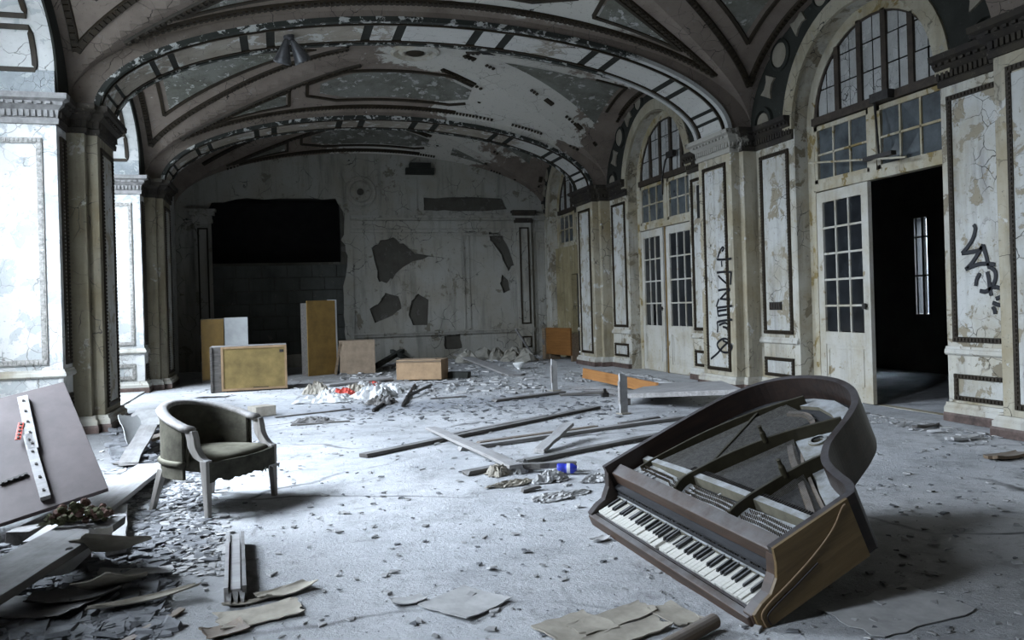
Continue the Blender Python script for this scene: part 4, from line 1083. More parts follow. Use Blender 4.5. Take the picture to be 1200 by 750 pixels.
# seat: bowed front
def seat_outline(g_=0):
    pts=[]
    for i in range(17):
        t=-1+2*i/16; pts.append((t*(HWc-.03+g_),-.005-.055*(1-t*t)-g_))
    for i in range(17):
        t=1-2*i/16; x,y=rimxy(t*.98,-.045+g_); pts.append((x,y))
    return pts
so=seat_outline(); cxs=sum(p[0] for p in so)/len(so); cys=sum(p[1] for p in so)/len(so)
mb=MB(); n=len(so); vs=[]; lev=[(1.0,.30),(1.0,.375),(.985,.395),(.93,.412),(.75,.428),(.4,.437),(.1,.44)]
for s_,z in lev: vs+=[(cxs+(p[0]-cxs)*s_,cys+(p[1]-cys)*s_,z) for p in so]
fs=[(i*n+j,i*n+(j+1)%n,(i+1)*n+(j+1)%n,(i+1)*n+j) for i in range(len(lev)-1) for j in range(n)]+[tuple(range(n))[::-1],tuple((len(lev)-1)*n+j for j in range(n))]
mb.add(vs,fs); mb.build('seat_cushion',m_vel,chair,smooth=True)
mb=MB(); vs=[]; k=24
for i in range(k+1):
    t=-1+2*i/k; x=t*HWc; y=-.012-.055*(1-t*t); zb=.255+random.uniform(-.02,.012)
    vs+=[(x,y-.012,zb),(x,y-.012,.385),(x,y+.03,.385),(x,y+.03,zb)]
fs=[(i*4+j,i*4+(j+1)%4,(i+1)*4+(j+1)%4,(i+1)*4+j) for i in range(k) for j in range(4)]+[(0,1,2,3),(k*4,k*4+3,k*4+2,k*4+1)]
mb.add(vs,fs); mb.build('front_rail',m_veldark,chair)
mb=MB(); P=[Vector((*rimxy(-.99+1.98*i/32,.012),.30)) for i in range(33)]
vs=[]
for i,p in enumerate(P): vs+=[(p.x*.94,.155+(p.y-.155)*.94,.25),(p.x*1.0,p.y,.26+random.uniform(-.012,.01)),(p.x*1.0,p.y,.345),(p.x*.94,.155+(p.y-.155)*.94,.345)]
mb.add(vs,[(i*4+j,i*4+(j+1)%4,(i+1)*4+(j+1)%4,(i+1)*4+j) for i in range(32) for j in range(4)]+[(0,1,2,3),(128,131,130,129)]); mb.build('side_rail',m_veldark,chair)
def sqleg(p0,p1,w0,w1): 
    mb=MB(); a=[(p0[0]+sx*w0/2,p0[1]+sy*w0/2,p0[2]) for sx,sy in ((-1,-1),(1,-1),(1,1),(-1,1))]; b=[(p1[0]+sx*w1/2,p1[1]+sy*w1/2,p1[2]) for sx,sy in ((-1,-1),(1,-1),(1,1),(-1,1))]
    return mb.hexa(b+a)
for s_ in (-1,1):
    sqleg((s_*HWc,0,.40),(s_*(HWc+.005),-.01,0),.048,.028).build('front_leg',m_chairwood,chair,bevel=.003)
    sqleg((s_*.20,.40,.30),(s_*.235,.455,0),.042,.03).build('rear_leg',m_chairwood,chair,bevel=.003)
    pts=bez([(s_*HWc,.10,.60),(s_*HWc,.088,.55),(s_*HWc,.078,.485),(s_*HWc,.04,.42),(s_*HWc,-.0,.395)],5)
    mb=MB(); vs=[]; 
    for p in pts: vs+=[(p.x-.022,p.y-.026,p.z),(p.x+.022,p.y-.026,p.z),(p.x+.022,p.y+.030,p.z),(p.x-.022,p.y+.030,p.z)]
    k=len(pts); mb.add(vs,[(i*4+j,i*4+(j+1)%4,(i+1)*4+(j+1)%4,(i+1)*4+j) for i in range(k-1) for j in range(4)]+[(0,1,2,3),((k-1)*4,(k-1)*4+3,(k-1)*4+2,(k-1)*4+1)])
    mb.build('arm_post',m_chairwood,chair,bevel=.003)
mb=MB()
for i in range(6):
    x=.10+.03*i; z0=.26; zz=z0-random.uniform(.02,.05); mb.add([(x,-.055,z0),(x+.035,-.053,z0),(x+.02,-.06,zz),(x,-.05,z0-.001),(x+.035,-.048,z0-.001)],[(0,1,2),(3,2,4)])
mb.build('torn_fabric',m_paper,chair)

# ---------------------------------------------------------------- leaning table top at the left
Rr=fp(127,572,.20); Lf=fp(0,614,.095)
ex=(Lf-Rr); ex.normalize(); _r=_ray(75,447); _o=Vector((0,0,CAMH)); Tt=_o+_r*((Rr-_o).dot(ex)/_r.dot(ex)); ey=(Tt-Rr); LY=ey.length; ey=(ey-ex*ey.dot(ex)).normalized(); nz=ex.cross(ey)
if nz.dot(Vector((0,0,CAMH))-Rr)<0: nz=-nz
Rm=Matrix((ex,ey,ex.cross(ey))).transposed(); sgn=1 if ex.cross(ey).dot(nz)>0 else -1
tt=empty('leaning_tabletop',tuple(Rr),Rm,'dusty mauve tabletop tilted against the left pier','tabletop')
LX=.74
MB().box((0,0,-.028*(1 if sgn>0 else 0)),(LX,LY,.028*(0 if sgn>0 else 1))).build('top_panel',m_tabletop,tt,bevel=.003)
def inpl(px,py):   # pixel on the panel plane -> local a,b
    o_=Vector((0,0,CAMH)); r=_ray(px,py); t=(Rr-o_).dot(nz)/r.dot(nz); q=o_+r*t-Rr; return q.dot(ex),q.dot(ey)
def batten(name,p,q,wd,th,m,off=0):
    a=Vector((*inpl(*p),0)); b=Vector((*inpl(*q),0)); d=(b-a); L=d.length; d.normalize(); s_=Vector((-d.y,d.x,0)); N=Vector((0,0,sgn))
    mb=MB().obox((a+b)/2+N*(th/2+off),d,s_,N,L/2,wd/2,th/2); o=mb.build(name,m,tt,bevel=.002)
    mb=MB()
    for k in range(5):
        c=a+d*(L*(k+.5)/5)+N*(th+off+.002); mb.obox(c,d,s_,N,.006,.006,.003)
    mb.build('screw_head',m_iron,o); return o
batten('batten',(27,468),(40,530),.055,.03,m_grey_wood); batten('batten',(33,512),(54,586),.05,.03,m_grey_wood)
batten('batten',(0,568),(33,556),.02,.012,m_iron)
batten('metal_plate',(26,500),(22,520),.03,.006,m_red,.03)

# ---------------------------------------------------------------- boards and debris at the left
def lp_(px,py,z): return fp(px,py,z)
board('wide_plank','long wide grey plank running from under the tabletop toward the armchair','plank',fp(180,548,.06),fp(55,640,.06),.22,.03,m_grey_wood)
board('wide_plank','broad plank coloured dark for shade in the lower left corner carrying dried flowers','plank',fp(115,615,.16),fp(-45,712,.13),.26,.035,m_dark_wood)  # dark board material stands in for the shade of this corner
board('short_plank','short pale plank lying end on beside the dried flowers','plank',fp(140,598,.035),fp(136,650,.02),.09,.03,m_grey_wood)
board('thin_lath','thin brown lath lying on the floor at the bottom left','lath',fp(212,716,.002),fp(140,756,.002),.035,.008,m_brown_wood)
board('support_block','dark timber block holding up the plank with dried flowers','timber',fp(60,668,.0),fp(100,655,.0),.10,.125,m_dark_wood)
board('support_block','dark timber block under the edge of the tabletop','timber',fp(20,640,.0),fp(75,612,.0),.12,.07,m_dark_wood)
q_=Tt+ex*.35+ey*-.12
board('prop_box','dark box propping up the raised edge of the tabletop','box',(q_.x-.12,q_.y+.18,0),(q_.x+.12,q_.y+.18,0),.22,q_.z-.10,m_dark_wood)
# dried flower bunch
c0=fp(92,612,.195); fl=empty('dried_flowers',tuple(c0),0,'bunch of dried brown flowers lying on the dark plank','flowers')
base=MB()
for i in range(80):
    f=random.random(); x=random.uniform(-.13,.13); y=random.uniform(-.07,.07); z=random.uniform(.0,.085)*(1-abs(x)/.16); r=random.uniform(.012,.022)
    mb=MB(); vs=[];n=6
    mb.lathe([(r*.3,-r*.8),(r,-.1*r),(r*.8,r*.6),(r*.2,r*.9)],6,Matrix.Translation((x,y,z+r*.8))@Matrix.Rotation(random.random()*3,4,(random.random(),random.random(),random.random()+.1)))
    mb.v=[(a+random.uniform(-.003,.003),b+random.uniform(-.003,.003),c+random.uniform(-.002,.003)) for a,b,c in mb.v]
    if i<50: mb.build('flower_head',m_flower if i%3 else m_leafd,fl)
    else: mb.build('dried_leaf',m_leafd,fl)
mb=MB()
for i in range(10): mb.tube([(-.15+random.uniform(-.02,.02),random.uniform(-.03,.03),.005),(.1,random.uniform(-.03,.03),.02)],.0022,4)
mb.build('stems',m_leafd,fl)

def sheet(name,label,cat,c,ang_,a,b,m,curl=.03,th=.003,seed=0,lift=.004,group=None,jagg=.15,tilt=(0,0)):
    """thin curled sheet of paper, veneer or plaster with a ragged outline"""
    rs=random.Random(seed+int(a*1e4)+int(c[0]*1e3)); nx,ny=9,7; mb=MB(); top=[]
    ph=rs.random()*6
    for i in range(nx+1):
        for j in range(ny+1):
            u=-1+2*i/nx; v=-1+2*j/ny
            ed=max(abs(u),abs(v)); k=1-(rs.random()*jagg if ed>.99 else 0)
            z=.5*curl*(abs(u)**2.2*(.6+.4*math.sin(ph+v*2))+.35*abs(v)**3*math.cos(ph)**2)
            top.append((u*a/2*k,v*b/2*k,max(0,z)))
    W_=lambda i,j:i*(ny+1)+j
    n=len(top); vs=[(x,y,z) for x,y,z in top]+[(x,y,z+th) for x,y,z in top]
    fs=[]
    for i in range(nx):
        for j in range(ny):
            q=(W_(i,j),W_(i+1,j),W_(i+1,j+1),W_(i,j+1)); fs+=[q[::-1],tuple(t+n for t in q)]
    for i in range(nx):
        for jj in (0,ny): a_,b2=W_(i,jj),W_(i+1,jj); fs.append((a_,b2,b2+n,a_+n))
    for j in range(ny):
        for ii in (0,nx): a_,b2=W_(ii,j),W_(ii,j+1); fs.append((a_,b2,b2+n,a_+n))
    mb.add(vs,fs); o=mb.build(name,m); o.location=(c[0],c[1],c[2]+lift); o.rotation_euler=(tilt[0],tilt[1],ang_)
    return tag(o,label,cat,group)
sheet('plaster_sheet','curled pale sheet propped over rubble below the dried flowers','sheet',fp(128,642,.14),.5,.30,.22,m_papertan,.07,.004,1,tilt=(-.5,.25))
sheet('plaster_sheet','bright white scrap standing behind the curled sheet below the flowers','scrap',fp(118,632,.16),.2,.10,.16,m_paper,.02,.004,2,tilt=(-.8,0))
sheet('plaster_sheet','grey bent board scrap hanging under the dried flowers plank','scrap',fp(85,660,.10),1.2,.22,.16,m_paper,.04,.005,3,tilt=(-.9,.2))
sheet('plaster_sheet','triangular dark board scrap at the centre of the left rubble heap','scrap',fp(130,685,.06),.9,.24,.2,m_papertan,.05,.005,4,tilt=(-.4,.3))
sheet('veneer_strip','long thin curled veneer strip at the foot of the left rubble heap','strip',fp(170,705,.02),.35,.42,.07,m_papertan,.05,.003,5)
sheet('veneer_strip','flat grey veneer strip above the long curled strip','strip',fp(160,672,.02),-.2,.34,.09,m_paper,.03,.003,6)
sheet('veneer_strip','curled brown veneer sheet deep in the left rubble heap','sheet',fp(90,700,.03),.15,.36,.18,m_dark_wood,.06,.003,7)
sheet('veneer_strip','dark sheet at the bottom left corner of the rubble','sheet',fp(45,715,.02),-.3,.4,.25,m_dark_wood,.04,.003,8)
sheet('plaster_sheet','pale flat sheet lying behind the left pilaster near the armchair','sheet',fp(176,490,.10),-.2,.42,.30,m_paper,.02,.006,9,tilt=(.5,0))
sheet('plaster_sheet','blue grey sheet standing on edge beside the left pier','sheet',fp(155,505,.14),.9,.25,.32,m_palepanel,.03,.008,10,tilt=(1.0,.2))
sheet('plaster_sheet','small white crumpled scrap behind the tabletop','scrap',fp(135,555,.07),.4,.16,.06,m_paper,.04,.003,11)
board('dark_board','dark board leaning on the rubble beside the left pier','board',fp(150,545,.02),fp(175,500,.18),.14,.02,m_dark_wood)
board('dark_board','dark plank on the floor behind the armchair','plank',fp(140,545,.01),fp(205,520,.01),.10,.02,m_dark_wood)
board('dark_board','broken plank behind the armchair under the pale sheet','plank',fp(165,520,.01),fp(230,500,.02),.12,.03,m_brown_wood)
# ---------------------------------------------------------------- cabinets, boxes and boards by the back wall
def cabinet(name,label,cat,pl,pr,h,dep,m,mside,extra=None):
    a=Vector(pl);b=Vector(pr); d=b-a; L=d.length; rz=math.atan2(d.y,d.x)
    o=empty(name,tuple(a),rz,label,cat)
    MB().box((0,.012,0),(L,dep,h)).build('body',mside,o,bevel=.004)
    return o,L
o,L=cabinet('base_cabinet','long ochre stained cabinet lying on its side by the back wall','cabinet',fp(247,461),fp(337,456),.66,.5,m_ochre,m_dark_wood)
MB().box((.15,-.006,.02),(L,.012,.655)).build('front_panel',m_ochre,o,bevel=.003)
MB().box((.0,-.004,.02),(.03,.012,.655)).box((.12,-.004,.02),(.15,.012,.655)).build('stile',m_dark_wood,o)
MB().box((L-.10,-.012,.55),(L-.04,-.006,.59)).build('hinge_plate',m_iron,o); MB().box((L*.55,-.012,.04),(L*.75,-.006,.06)).build('slot',m_void,o)
mb=MB(); frame(mb,(0,0,0),(1,0,0),(0,0,1),(0,-1,0),.15,L,.02,.655,.03,.014,0); mb.build('edge_strip',m_tan,o)
p=fp(236,450); o=empty('panel_cabinet',(p.x,p.y+.15,0),math.atan2(fp(292,447).y-p.y,fp(292,447).x-p.x),'tall cabinet with one brown and one pale door behind the ochre cabinet','cabinet')
Wd=(fp(292,447)-p).length; Hh=1.06
MB().box((0,.012,0),(Wd,.45,Hh)).build('body',m_dark_wood,o); MB().box((.005,-.01,.05),(Wd*.48,.012,Hh-.01)).build('door',m_ochre2,o,bevel=.002); MB().box((Wd*.5,-.01,.05),(Wd-.003,.012,Hh+.01)).build('door',m_palepanel,o,bevel=.002)
p=fp(362,441); q=fp(396,438); o=empty('tall_board',(p.x,p.y,0),math.atan2(q.y-p.y,q.x-p.x),'tall yellow brown cupboard door standing against the dark block wall','door panel'); Wd=(q-p).length
MB().box((0,0,0),(Wd*.97,.03,1.32)).build('panel',m_ochre2,o,bevel=.003); MB().box((Wd*.97,.0,.0),(Wd*1.02,.28,1.33)).build('edge_strip',m_palepanel,o); MB().box((.02,.03,0),(Wd*.97,.28,1.28)).build('carcass',m_dark_wood,o)
o,L=cabinet('kraft_box','square kraft brown box beside the tall yellow brown door','box',fp(399,439),fp(440,437),.58,.42,m_kraft,m_kraft)
MB().box((.05,-.004,.0),(L,.012,.575)).build('front_panel',m_kraft,o); MB().hexa([(-.10,.03,0),(-.06,.03,0),(-.06,.4,0),(-.10,.4,0),(.0,.0,.55),(.03,.0,.55),(.03,.4,.55),(.0,.4,.55)]).build('open_flap',m_brown_wood,o)
MB().box((-.004,-.006,.57),(L+.004,.425,.59)).build('lid',m_kraft,o)
# small crate on a metal folding frame
zt=.18; a=fp(465,447); b=fp(514,448); o=empty('drawer_crate',(a.x,a.y,.0),math.atan2(b.y-a.y,b.x-a.x)+.3,'tan wooden drawer box raised on dark crossed legs','drawer box'); L=(b-a).length*.94
zt=.02
MB().box((0,0,zt),(L,.42,zt+.31)).build('body',m_tan,o,bevel=.004); MB().box((.0,-.008,zt+.005),(L,.0,zt+.26)).build('front',m_tan,o,bevel=.003)
MB().box((.0,-.01,zt+.275),(L,.01,zt+.30)).box((0.04,.05,zt+.31),(L-.1,.10,zt+.325)).build('top_slat',m_brown_wood,o)
board('table_leg','dark iron leg leaning below the drawer box','metal leg',fp(472,477,.0),fp(486,452,.0),.03,.03,m_iron)
board('table_leg','dark iron leg lying to the right below the drawer box','metal leg',fp(477,466,.02),fp(506,452,.05),.03,.03,m_iron)
board('table_leg','short dark iron leg nearest the camera below the drawer box','metal leg',fp(437,483,.0),fp(452,472,.0),.03,.03,m_iron)
# overturned desk at the far right
a=fp(636,421); b=fp(669,424); o=empty('overturned_desk',(a.x,a.y,0),math.atan2(b.y-a.y,b.x-a.x),'overturned orange brown desk in front of the far right doorway','desk'); L=(b-a).length
MB().box((.16,0,.12),(L,.04,.66)).build('desk_top',m_deskw,o,bevel=.004); MB().box((.0,.0,.0),(.12,.34,.64)).build('pedestal',m_brown_wood,o,bevel=.004); MB().box((.02,-.01,.30),(.10,.0,.42)).build('drawer',m_dark_wood,o); MB().box((.16,.06,.0),(.22,.3,.6)).build('side',m_brown_wood,o); MB().box((L-.06,.04,.0),(L,.2,.55)).build('side',m_brown_wood,o)
# bowl
c=fp(608,433); MB_=MB().lathe([(.035,0),(.04,.012),(.03,.02),(.075,.055),(.10,.10),(.105,.125),(.098,.125),(.07,.06),(.001,.03)],24); o=MB_.build('porcelain_bowl',m_porc,smooth=True); o.location=c; tag(o,'white porcelain bowl on the floor near the back wall','bowl')
# plank heap at the back right
board('grey_plank','long grey plank leaning from the back rubble to the floor near the bowl','plank',fp(603,441,.0),fp(537,416,.12),.22,.03,m_grey_wood)
board('short_board','short dark board in front of the grey leaning plank','board',fp(588,440,.0),fp(614,440,.0),.10,.025,m_dark_wood)
board('fallen_lath','lath propped against the back wall beside the desk','lath',fp(625,418,.0),fp(604,386,.62),.05,.025,m_grey_wood)
board('fallen_lath','lath propped upright against the back wall left of the other','lath',fp(596,412,.0),fp(603,385,.60),.05,.025,m_grey_wood)
board('dark_beam','black charred beam lying beside the drawer box','beam',fp(517,443,.0),fp(550,443,.0),.16,.10,m_darkblock)
board('charred_beam','charred beam leaning right of the kraft box','beam',fp(440,432,.0),fp(485,405,.30),.10,.08,m_darkblock)
board('charred_beam','second charred beam crossing behind the drawer box','beam',fp(490,430,.0),fp(452,410,.25),.08,.08,m_darkblock)
for k,(px,py) in enumerate([(565,412),(582,413),(600,414),(548,416),(616,415),(575,405)]):
    c=fp(px,py+9); c.y=min(c.y,16.75); rs=random.Random(k); mb=MB(); r=.20
    mb.lathe([(r,0),(r*1.0,.05),(r*.7,.15),(r*.3,.22),(.001,.24)],9); mb.v=[(x*(1+rs.uniform(-.3,.5)),y+rs.uniform(-.06,.06),max(0,z+rs.uniform(-.04,.05)) if z>0 else 0) for x,y,z in mb.v]
    o=mb.build('plaster_lump',m_back); o.location=c; tag(o,['plaster lump at the left of the back wall rubble heap','broad plaster lump in the middle of the back wall rubble heap','plaster lump below the propped laths','flat plaster lump beside the leaning grey plank','plaster lump nearest the overturned desk','topmost plaster lump of the back wall rubble heap'][k],'rubble','rubble by the back wall')
# white stakes
def stake(label,pb,pt,wd,seed):
    b=fp(*pb); d=b.y; o=empty('wooden_stake',tuple(b),.27,label,'stake'); h=yp(*pt,b.y).z
    MB().add([(-wd/2,-.012,0),(wd/2,-.012,0),(wd/2,.012,0),(-wd/2,.012,0),(-wd/2+.0,-.012,h),(wd/2,-.012,h*.9),(wd/2,.012,h*.9),(-wd/2,.012,h)],MB.HEX).build('stake_post',m_paper,o,bevel=.002)
    MB().box((-wd/2-.008,-.016,h*.25),(-wd/2+.004,.016,h*.8)).build('splinter',m_grey_wood,o)
    MB().box((-.06,-.05,0),(.06,.05,.012)).build('foot_plate',m_papertan,o)
stake('upright white stake near the white bowl',(650,458),(655,420),.085,1); stake('taller upright white stake in front of the orange board',(731,485),(729,437),.095,2)
# orange board and the low grey table leaf
board('orange_board','orange varnished board lying behind the taller white stake','board',fp(684,443,.10),fp(770,462,.02),.025,.14,m_orange)
gt=empty('fallen_table_leaf',(0,0,0),None,'grey dusty table leaf lying askew in front of the second right pilaster','table leaf')
A_=fp(724,462,.12); B_=fp(871,456,.27); C_=fp(864,449,.27); D_=fp(768,449,.08)
A2=fp(722,459,.07)
gt.location=(A_.x,A_.y,0)
lo=[A_,B_,C_+Vector((0,.3,0)),D_]; off=Vector((A_.x,A_.y,0))
MB().hexa([p-off-Vector((0,0,.05)) for p in lo]+[p-off for p in lo]).build('leaf_panel',m_grey_wood,gt,bevel=.003)
for q,dx in ((B_,-.12),(C_,-.1),(A_,.25),(D_,.1)):
    z=q.z-.05; c=q-off; c=c*.86+ (sum(lo,Vector())/4-off)*.14
    MB().box((c.x-.03,c.y-.03,0),(c.x+.03,c.y+.03,max(.02,z))).build('leg_stub',m_dark_wood,gt)
board('white_lath','long white lath lying along the wall behind the table leaf','lath',fp(768,449,.0),fp(832,453,.0),.06,.03,m_paper)

# ---------------------------------------------------------------- planks across the middle of the floor
G='planks across the middle of the floor'
for lab,p0,p1,wd,th,m in (
  ('longest thin dark plank running from beside the armchair toward the stakes',(426,536,.0),(700,479,.0),.075,.03,m_dark_wood),
  ('pale thin plank beside the longest dark plank, its far half',(520,512,.0),(640,488,.0),.06,.02,m_grey_wood),
  ('grey plank crossing the longest plank diagonally down to the rag heap',(505,503,.032),(606,549,.04),.10,.025,m_grey_wood),
  ('long grey plank whose right end reaches the piano rim',(546,557,.0),(775,511,.0),.07,.03,m_dark_wood),
  ('upper grey plank passing left of the piano, second from the back',(538,528,.0),(800,491,.0),.075,.03,m_grey_wood),
  ('thin brown lath lying against the upper grey plank',(560,519,.0),(700,500,.0),.06,.012,m_brown_wood),
  ('short thick offcut propped on the upper grey plank',(632,531,.0),(667,499,.12),.09,.03,m_grey_wood),
  ('dark slat lying behind the middle planks near the stakes',(725,498,.0),(772,490,.0),.05,.02,m_dark_wood),
  ('dark plank in the far middle distance beside a splintered stick',(579,471,.0),(660,461,.0),.10,.03,m_dark_wood),
  ('splintered dark stick beyond the longest plank',(655,464,.0),(712,461,.02),.07,.03,m_dark_wood),
  ('thin black stick on the floor left of the longest plank',(341,499,.0),(411,494,.0),.035,.015,m_dark_wood),
  ('black strip lying beside the drawer box shadow',(504,468,.0),(545,465,.0),.05,.015,m_dark_wood)):
    board('floor_plank',lab,'plank',fp(*p0),fp(*p1),wd,th,m,group=G)
mb=MB().box((-.04,-.03,0),(.04,.03,.05)).box((-.015,-.012,.05),(.015,.012,.10)); o=mb.build('metal_bracket',m_iron); o.location=fp(709,465); tag(o,'small black bracket standing at the end of the splintered stick','bracket')
# rag heap
def rag(label,px,py,a,b,h,m,seed):
    rs=np.random.RandomState(seed); n=18; mb=MB(); ph=rs.rand(8)*6
    vs=[];
    for i in range(n+1):
        for j in range(n+1):
            u,v=-1+2*i/n,-1+2*j/n; r=math.hypot(u,v)
            f=max(0,1-r**2)**.6*h*(.25+.45*abs(math.sin(u*5+ph[0]+v*3))+.35*abs(math.sin(v*8+ph[1]-u*4))+.3*rs.rand())*.7
            k=1+.18*math.sin(3*math.atan2(v,u)+ph[2])+.1*math.sin(7*math.atan2(v,u)+ph[3])
            q=max(abs(u),abs(v))/max(r,1e-6)
            vs.append((u*q*k*a/2 + rs.randn()*.004,v*q*k*b/2+rs.randn()*.004,max(.002,f+abs(rs.randn())*.006)))
    mb.add(vs,[(i*(n+1)+j,(i+1)*(n+1)+j,(i+1)*(n+1)+j+1,i*(n+1)+j+1) for i in range(n) for j in range(n)])
    o=mb.build('rag',m,fix=False); sm=o.modifiers.new('t','SOLIDIFY'); sm.thickness=.004; o.location=fp(px,py); o.rotation_euler=(0,0,.27); return tag(o,label,'rag')
rag('crumpled white rag at the crossing of the planks',606,552,.26,.18,.085,m_paper,1)
rag('crumpled white rag to the right of the rag heap',644,563,.25,.15,.075,m_paper,2)
rag('tan cloth lump at the left end of the rag heap',583,556,.17,.16,.08,m_papertan,3)
rag('flat tan cloth in front of the rag heap',600,568,.34,.10,.03,m_papertan,4)
rag('dirty paper spread out on the floor in front of the rag heap',656,582,.40,.16,.025,m_paper,5)
rag('pale scrap lying beside the left end of the piano',700,563,.22,.12,.05,m_paper,14)
board('dark_stick','dark stick sticking out behind the white rags','stick',fp(612,550,.02),fp(676,547,.03),.045,.04,m_dark_wood)
board('dark_stick','small dark offcut in front of the white rags','stick',fp(612,577,.0),fp(630,572,.01),.05,.02,m_dark_wood)
# blue bottle
c=fp(653,549,.035); e_=fp(679,549,.035); d=e_-c; L=d.length
bt=empty('plastic_bottle',tuple(c-Vector((0,0,.035))),math.atan2(d.y,d.x),'crushed blue and white plastic bottle behind the white rags','bottle')
M=Matrix.Translation((0,0,.036))@Matrix.Rotation(PI/2,4,'Y')
MB().lathe([(.001,0),(.030,.0),(.034,.01),(.034,L*.3),(.030,L*.36),(.034,L*.42),(.034,L*.7),(.016,L*.86),(.014,L*.93)],16,M,False).build('bottle_body',m_bluep,bt,smooth=True)
MB().lathe([(.0346,L*.44),(.0352,L*.45),(.0352,L*.58),(.0346,L*.59)],16,M,False).build('bottle_label',m_white,bt); MB().lathe([(.001,L*.9),(.017,L*.9),(.017,L*.98),(.001,L*.98)],12,M,False).build('bottle_cap',m_white,bt)
# bags and litter by the drawer box
for i,(lab,px,py,a,b,h,m) in enumerate((('white plastic bag at the left of the litter pile',385,470,.75,.5,.12,m_white),('red plastic scrap in the middle of the litter pile',404,466,.36,.3,.16,m_red),
   ('white bag with faint red print beside the red scrap',390,466,.5,.4,.15,m_white),('tan paper bag right of the red scrap',418,464,.4,.35,.20,m_papertan),('white crumpled bag at the right of the litter pile',440,466,.6,.45,.20,m_white),('grey plastic bag behind the litter pile',428,458,.6,.4,.16,m_paper),
   ('small tan paper bag at the far left of the litter pile',372,461,.35,.3,.2,m_papertan),('white plastic bag under the drawer box',456,460,.55,.4,.16,m_white),('faded red scrap at the back of the litter pile',438,457,.3,.2,.16,m_red),('dark rag at the near right of the litter pile',447,473,.4,.3,.12,m_dark_wood),('dark leaves on the floor left of the litter pile',366,494,.4,.3,.06,m_dark_wood))):
    rag(lab,px,py,a,b,h,m,20+i)
board('broken_panel','pale broken panel lying in front of the kraft box','board',fp(380,452,.01),fp(455,444,.03),.35,.03,m_grey_wood)
sheet('paper_scrap','torn white paper by the corner of the ochre cabinet','paper',fp(357,456,.03),.5,.3,.2,m_paper,.06,.003,31)
sheet('paper_scrap','torn pale paper behind the armchair on the left','paper',fp(245,463,.03),-.2,.45,.2,m_paper,.05,.003,32)
mb=MB().box((-.12,-.1,0),(.12,.1,.11)); o=mb.build('small_carton',m_papertan,bevel=.006); o.location=fp(307,487); o.rotation_euler=(0,0,.5); tag(o,'small brown carton directly behind the armchair','carton')
board('dark_stick','long dark stick right of the small carton','stick',fp(322,490,.0),fp(410,480,.0),.03,.015,m_dark_wood)

# ---------------------------------------------------------------- foreground pieces
pb=empty('bracket_post',tuple(fp(276,705)),0,'grey timber post stub with two iron side strips lying in the foreground','timber'); 
a=fp(276,706); b=fp(276,638); d=b-a; L=d.length; pb.rotation_euler=(0,0,math.atan2(d.y,d.x)-PI/2)
MB().box((-.022,0,0),(.022,L,.05)).build('post_core',m_grey_wood,pb,bevel=.003)
for s_ in (-1,1): MB().box((s_*.034-.008,-.01,0),(s_*.034+.008,L*.985,.062)).build('side_strip',m_dark_wood if s_>0 else m_grey_wood,pb)
for s_ in (-1,0,1):
    MB().add([(s_*.025-.012,-.0,0),(s_*.025+.012,0,0),(s_*.025+.008,-.05,.01),(s_*.025-.006,-.035,.005),(s_*.025-.012,0,.04),(s_*.025+.012,0,.04),(s_*.025+.008,-.045,.02),(s_*.025-.006,-.03,.02)],MB.HEX).build('splinter',m_dark_wood,pb)
sheet('torn_sheet','dark torn sheet pair right of the timber post stub','sheet',fp(335,696),.5,.24,.11,m_papertan,.05,.004,41)
sheet('torn_sheet','flat grey sheet below the timber post stub','sheet',fp(305,722),.25,.32,.18,m_papertan,.03,.004,42)
sheet('torn_sheet','brown torn sheet at the bottom edge below the timber post','sheet',fp(263,742),.4,.16,.1,m_brown_wood,.04,.004,43)
sheet('torn_sheet','curved thin strip touching the foot of the timber post','strip',fp(290,708),.2,.2,.04,m_papertan,.04,.003,44)
sheet('torn_sheet','large flat diamond shaped paper in the foreground centre','paper',fp(545,708),.6,.26,.26,m_paper,.015,.004,45,jagg=.06)
sheet('torn_sheet','thin crumpled paper left of the diamond shaped paper','paper',fp(478,706),.1,.14,.08,m_paper,.03,.004,46)
for k,(px,py,a_,b_2,ang_,lab) in enumerate(((672,738,.26,.22,.3,'flattened tan carton at the bottom edge, left piece'),(720,727,.38,.13,.35,'flattened tan carton, long upper piece with a dark tear'),(735,745,.36,.12,.3,'flattened tan carton, lower piece at the frame edge'),(790,722,.13,.2,.2,'flattened tan carton, right end piece beside the pipe'))):
    sheet('flattened_carton',lab,'carton',fp(px,py),ang_,a_,b_2,m_papertan,.018,.005,50+k)
a=fp(770,764,.028); b=fp(838,727,.028); d=(b-a)
mb=MB(); M=rot_from(d,(0,0,1)).to_4x4(); mb.lathe([(.001,0),(.026,0),(.026,d.length-.006),(.022,d.length),(.001,d.length)],16,Matrix.Rotation(PI/2,4,'Y'))
o=mb.build('round_post',m_brown_wood,smooth=False); o.matrix_world=Matrix.Translation(a)@M; tag(o,'round brown wooden pole at the bottom edge near the piano','pole')
sheet('torn_sheet','wide flat pale board patch in the piano shadow at the lower right','sheet',fp(1050,715),.2,.55,.32,m_paper,.006,.003,60,lift=.001)
for k,(px,py,a_,b_2,m,lab) in enumerate(((1128,516,.30,.10,m_paper,'white plaster slab by the near right pilaster'),(1180,537,.34,.12,m_brown_wood,'brown board scrap at the right edge'),(1085,502,.26,.06,m_dark_wood,'dark splinter by the open doorway'))):
    sheet('plaster_slab',lab,'scrap',fp(px,py),.1,a_,b_2,m,.03,.02,70+k)
for k,(px,py,lab) in enumerate(((703,634,'small white crumb heap by the left corner of the piano'),(775,583-6,'none'),)):
    if k: break
    sheet('paper_scrap',lab,'scrap',fp(px,py),.4,.10,.06,m_paper,.03,.003,80)

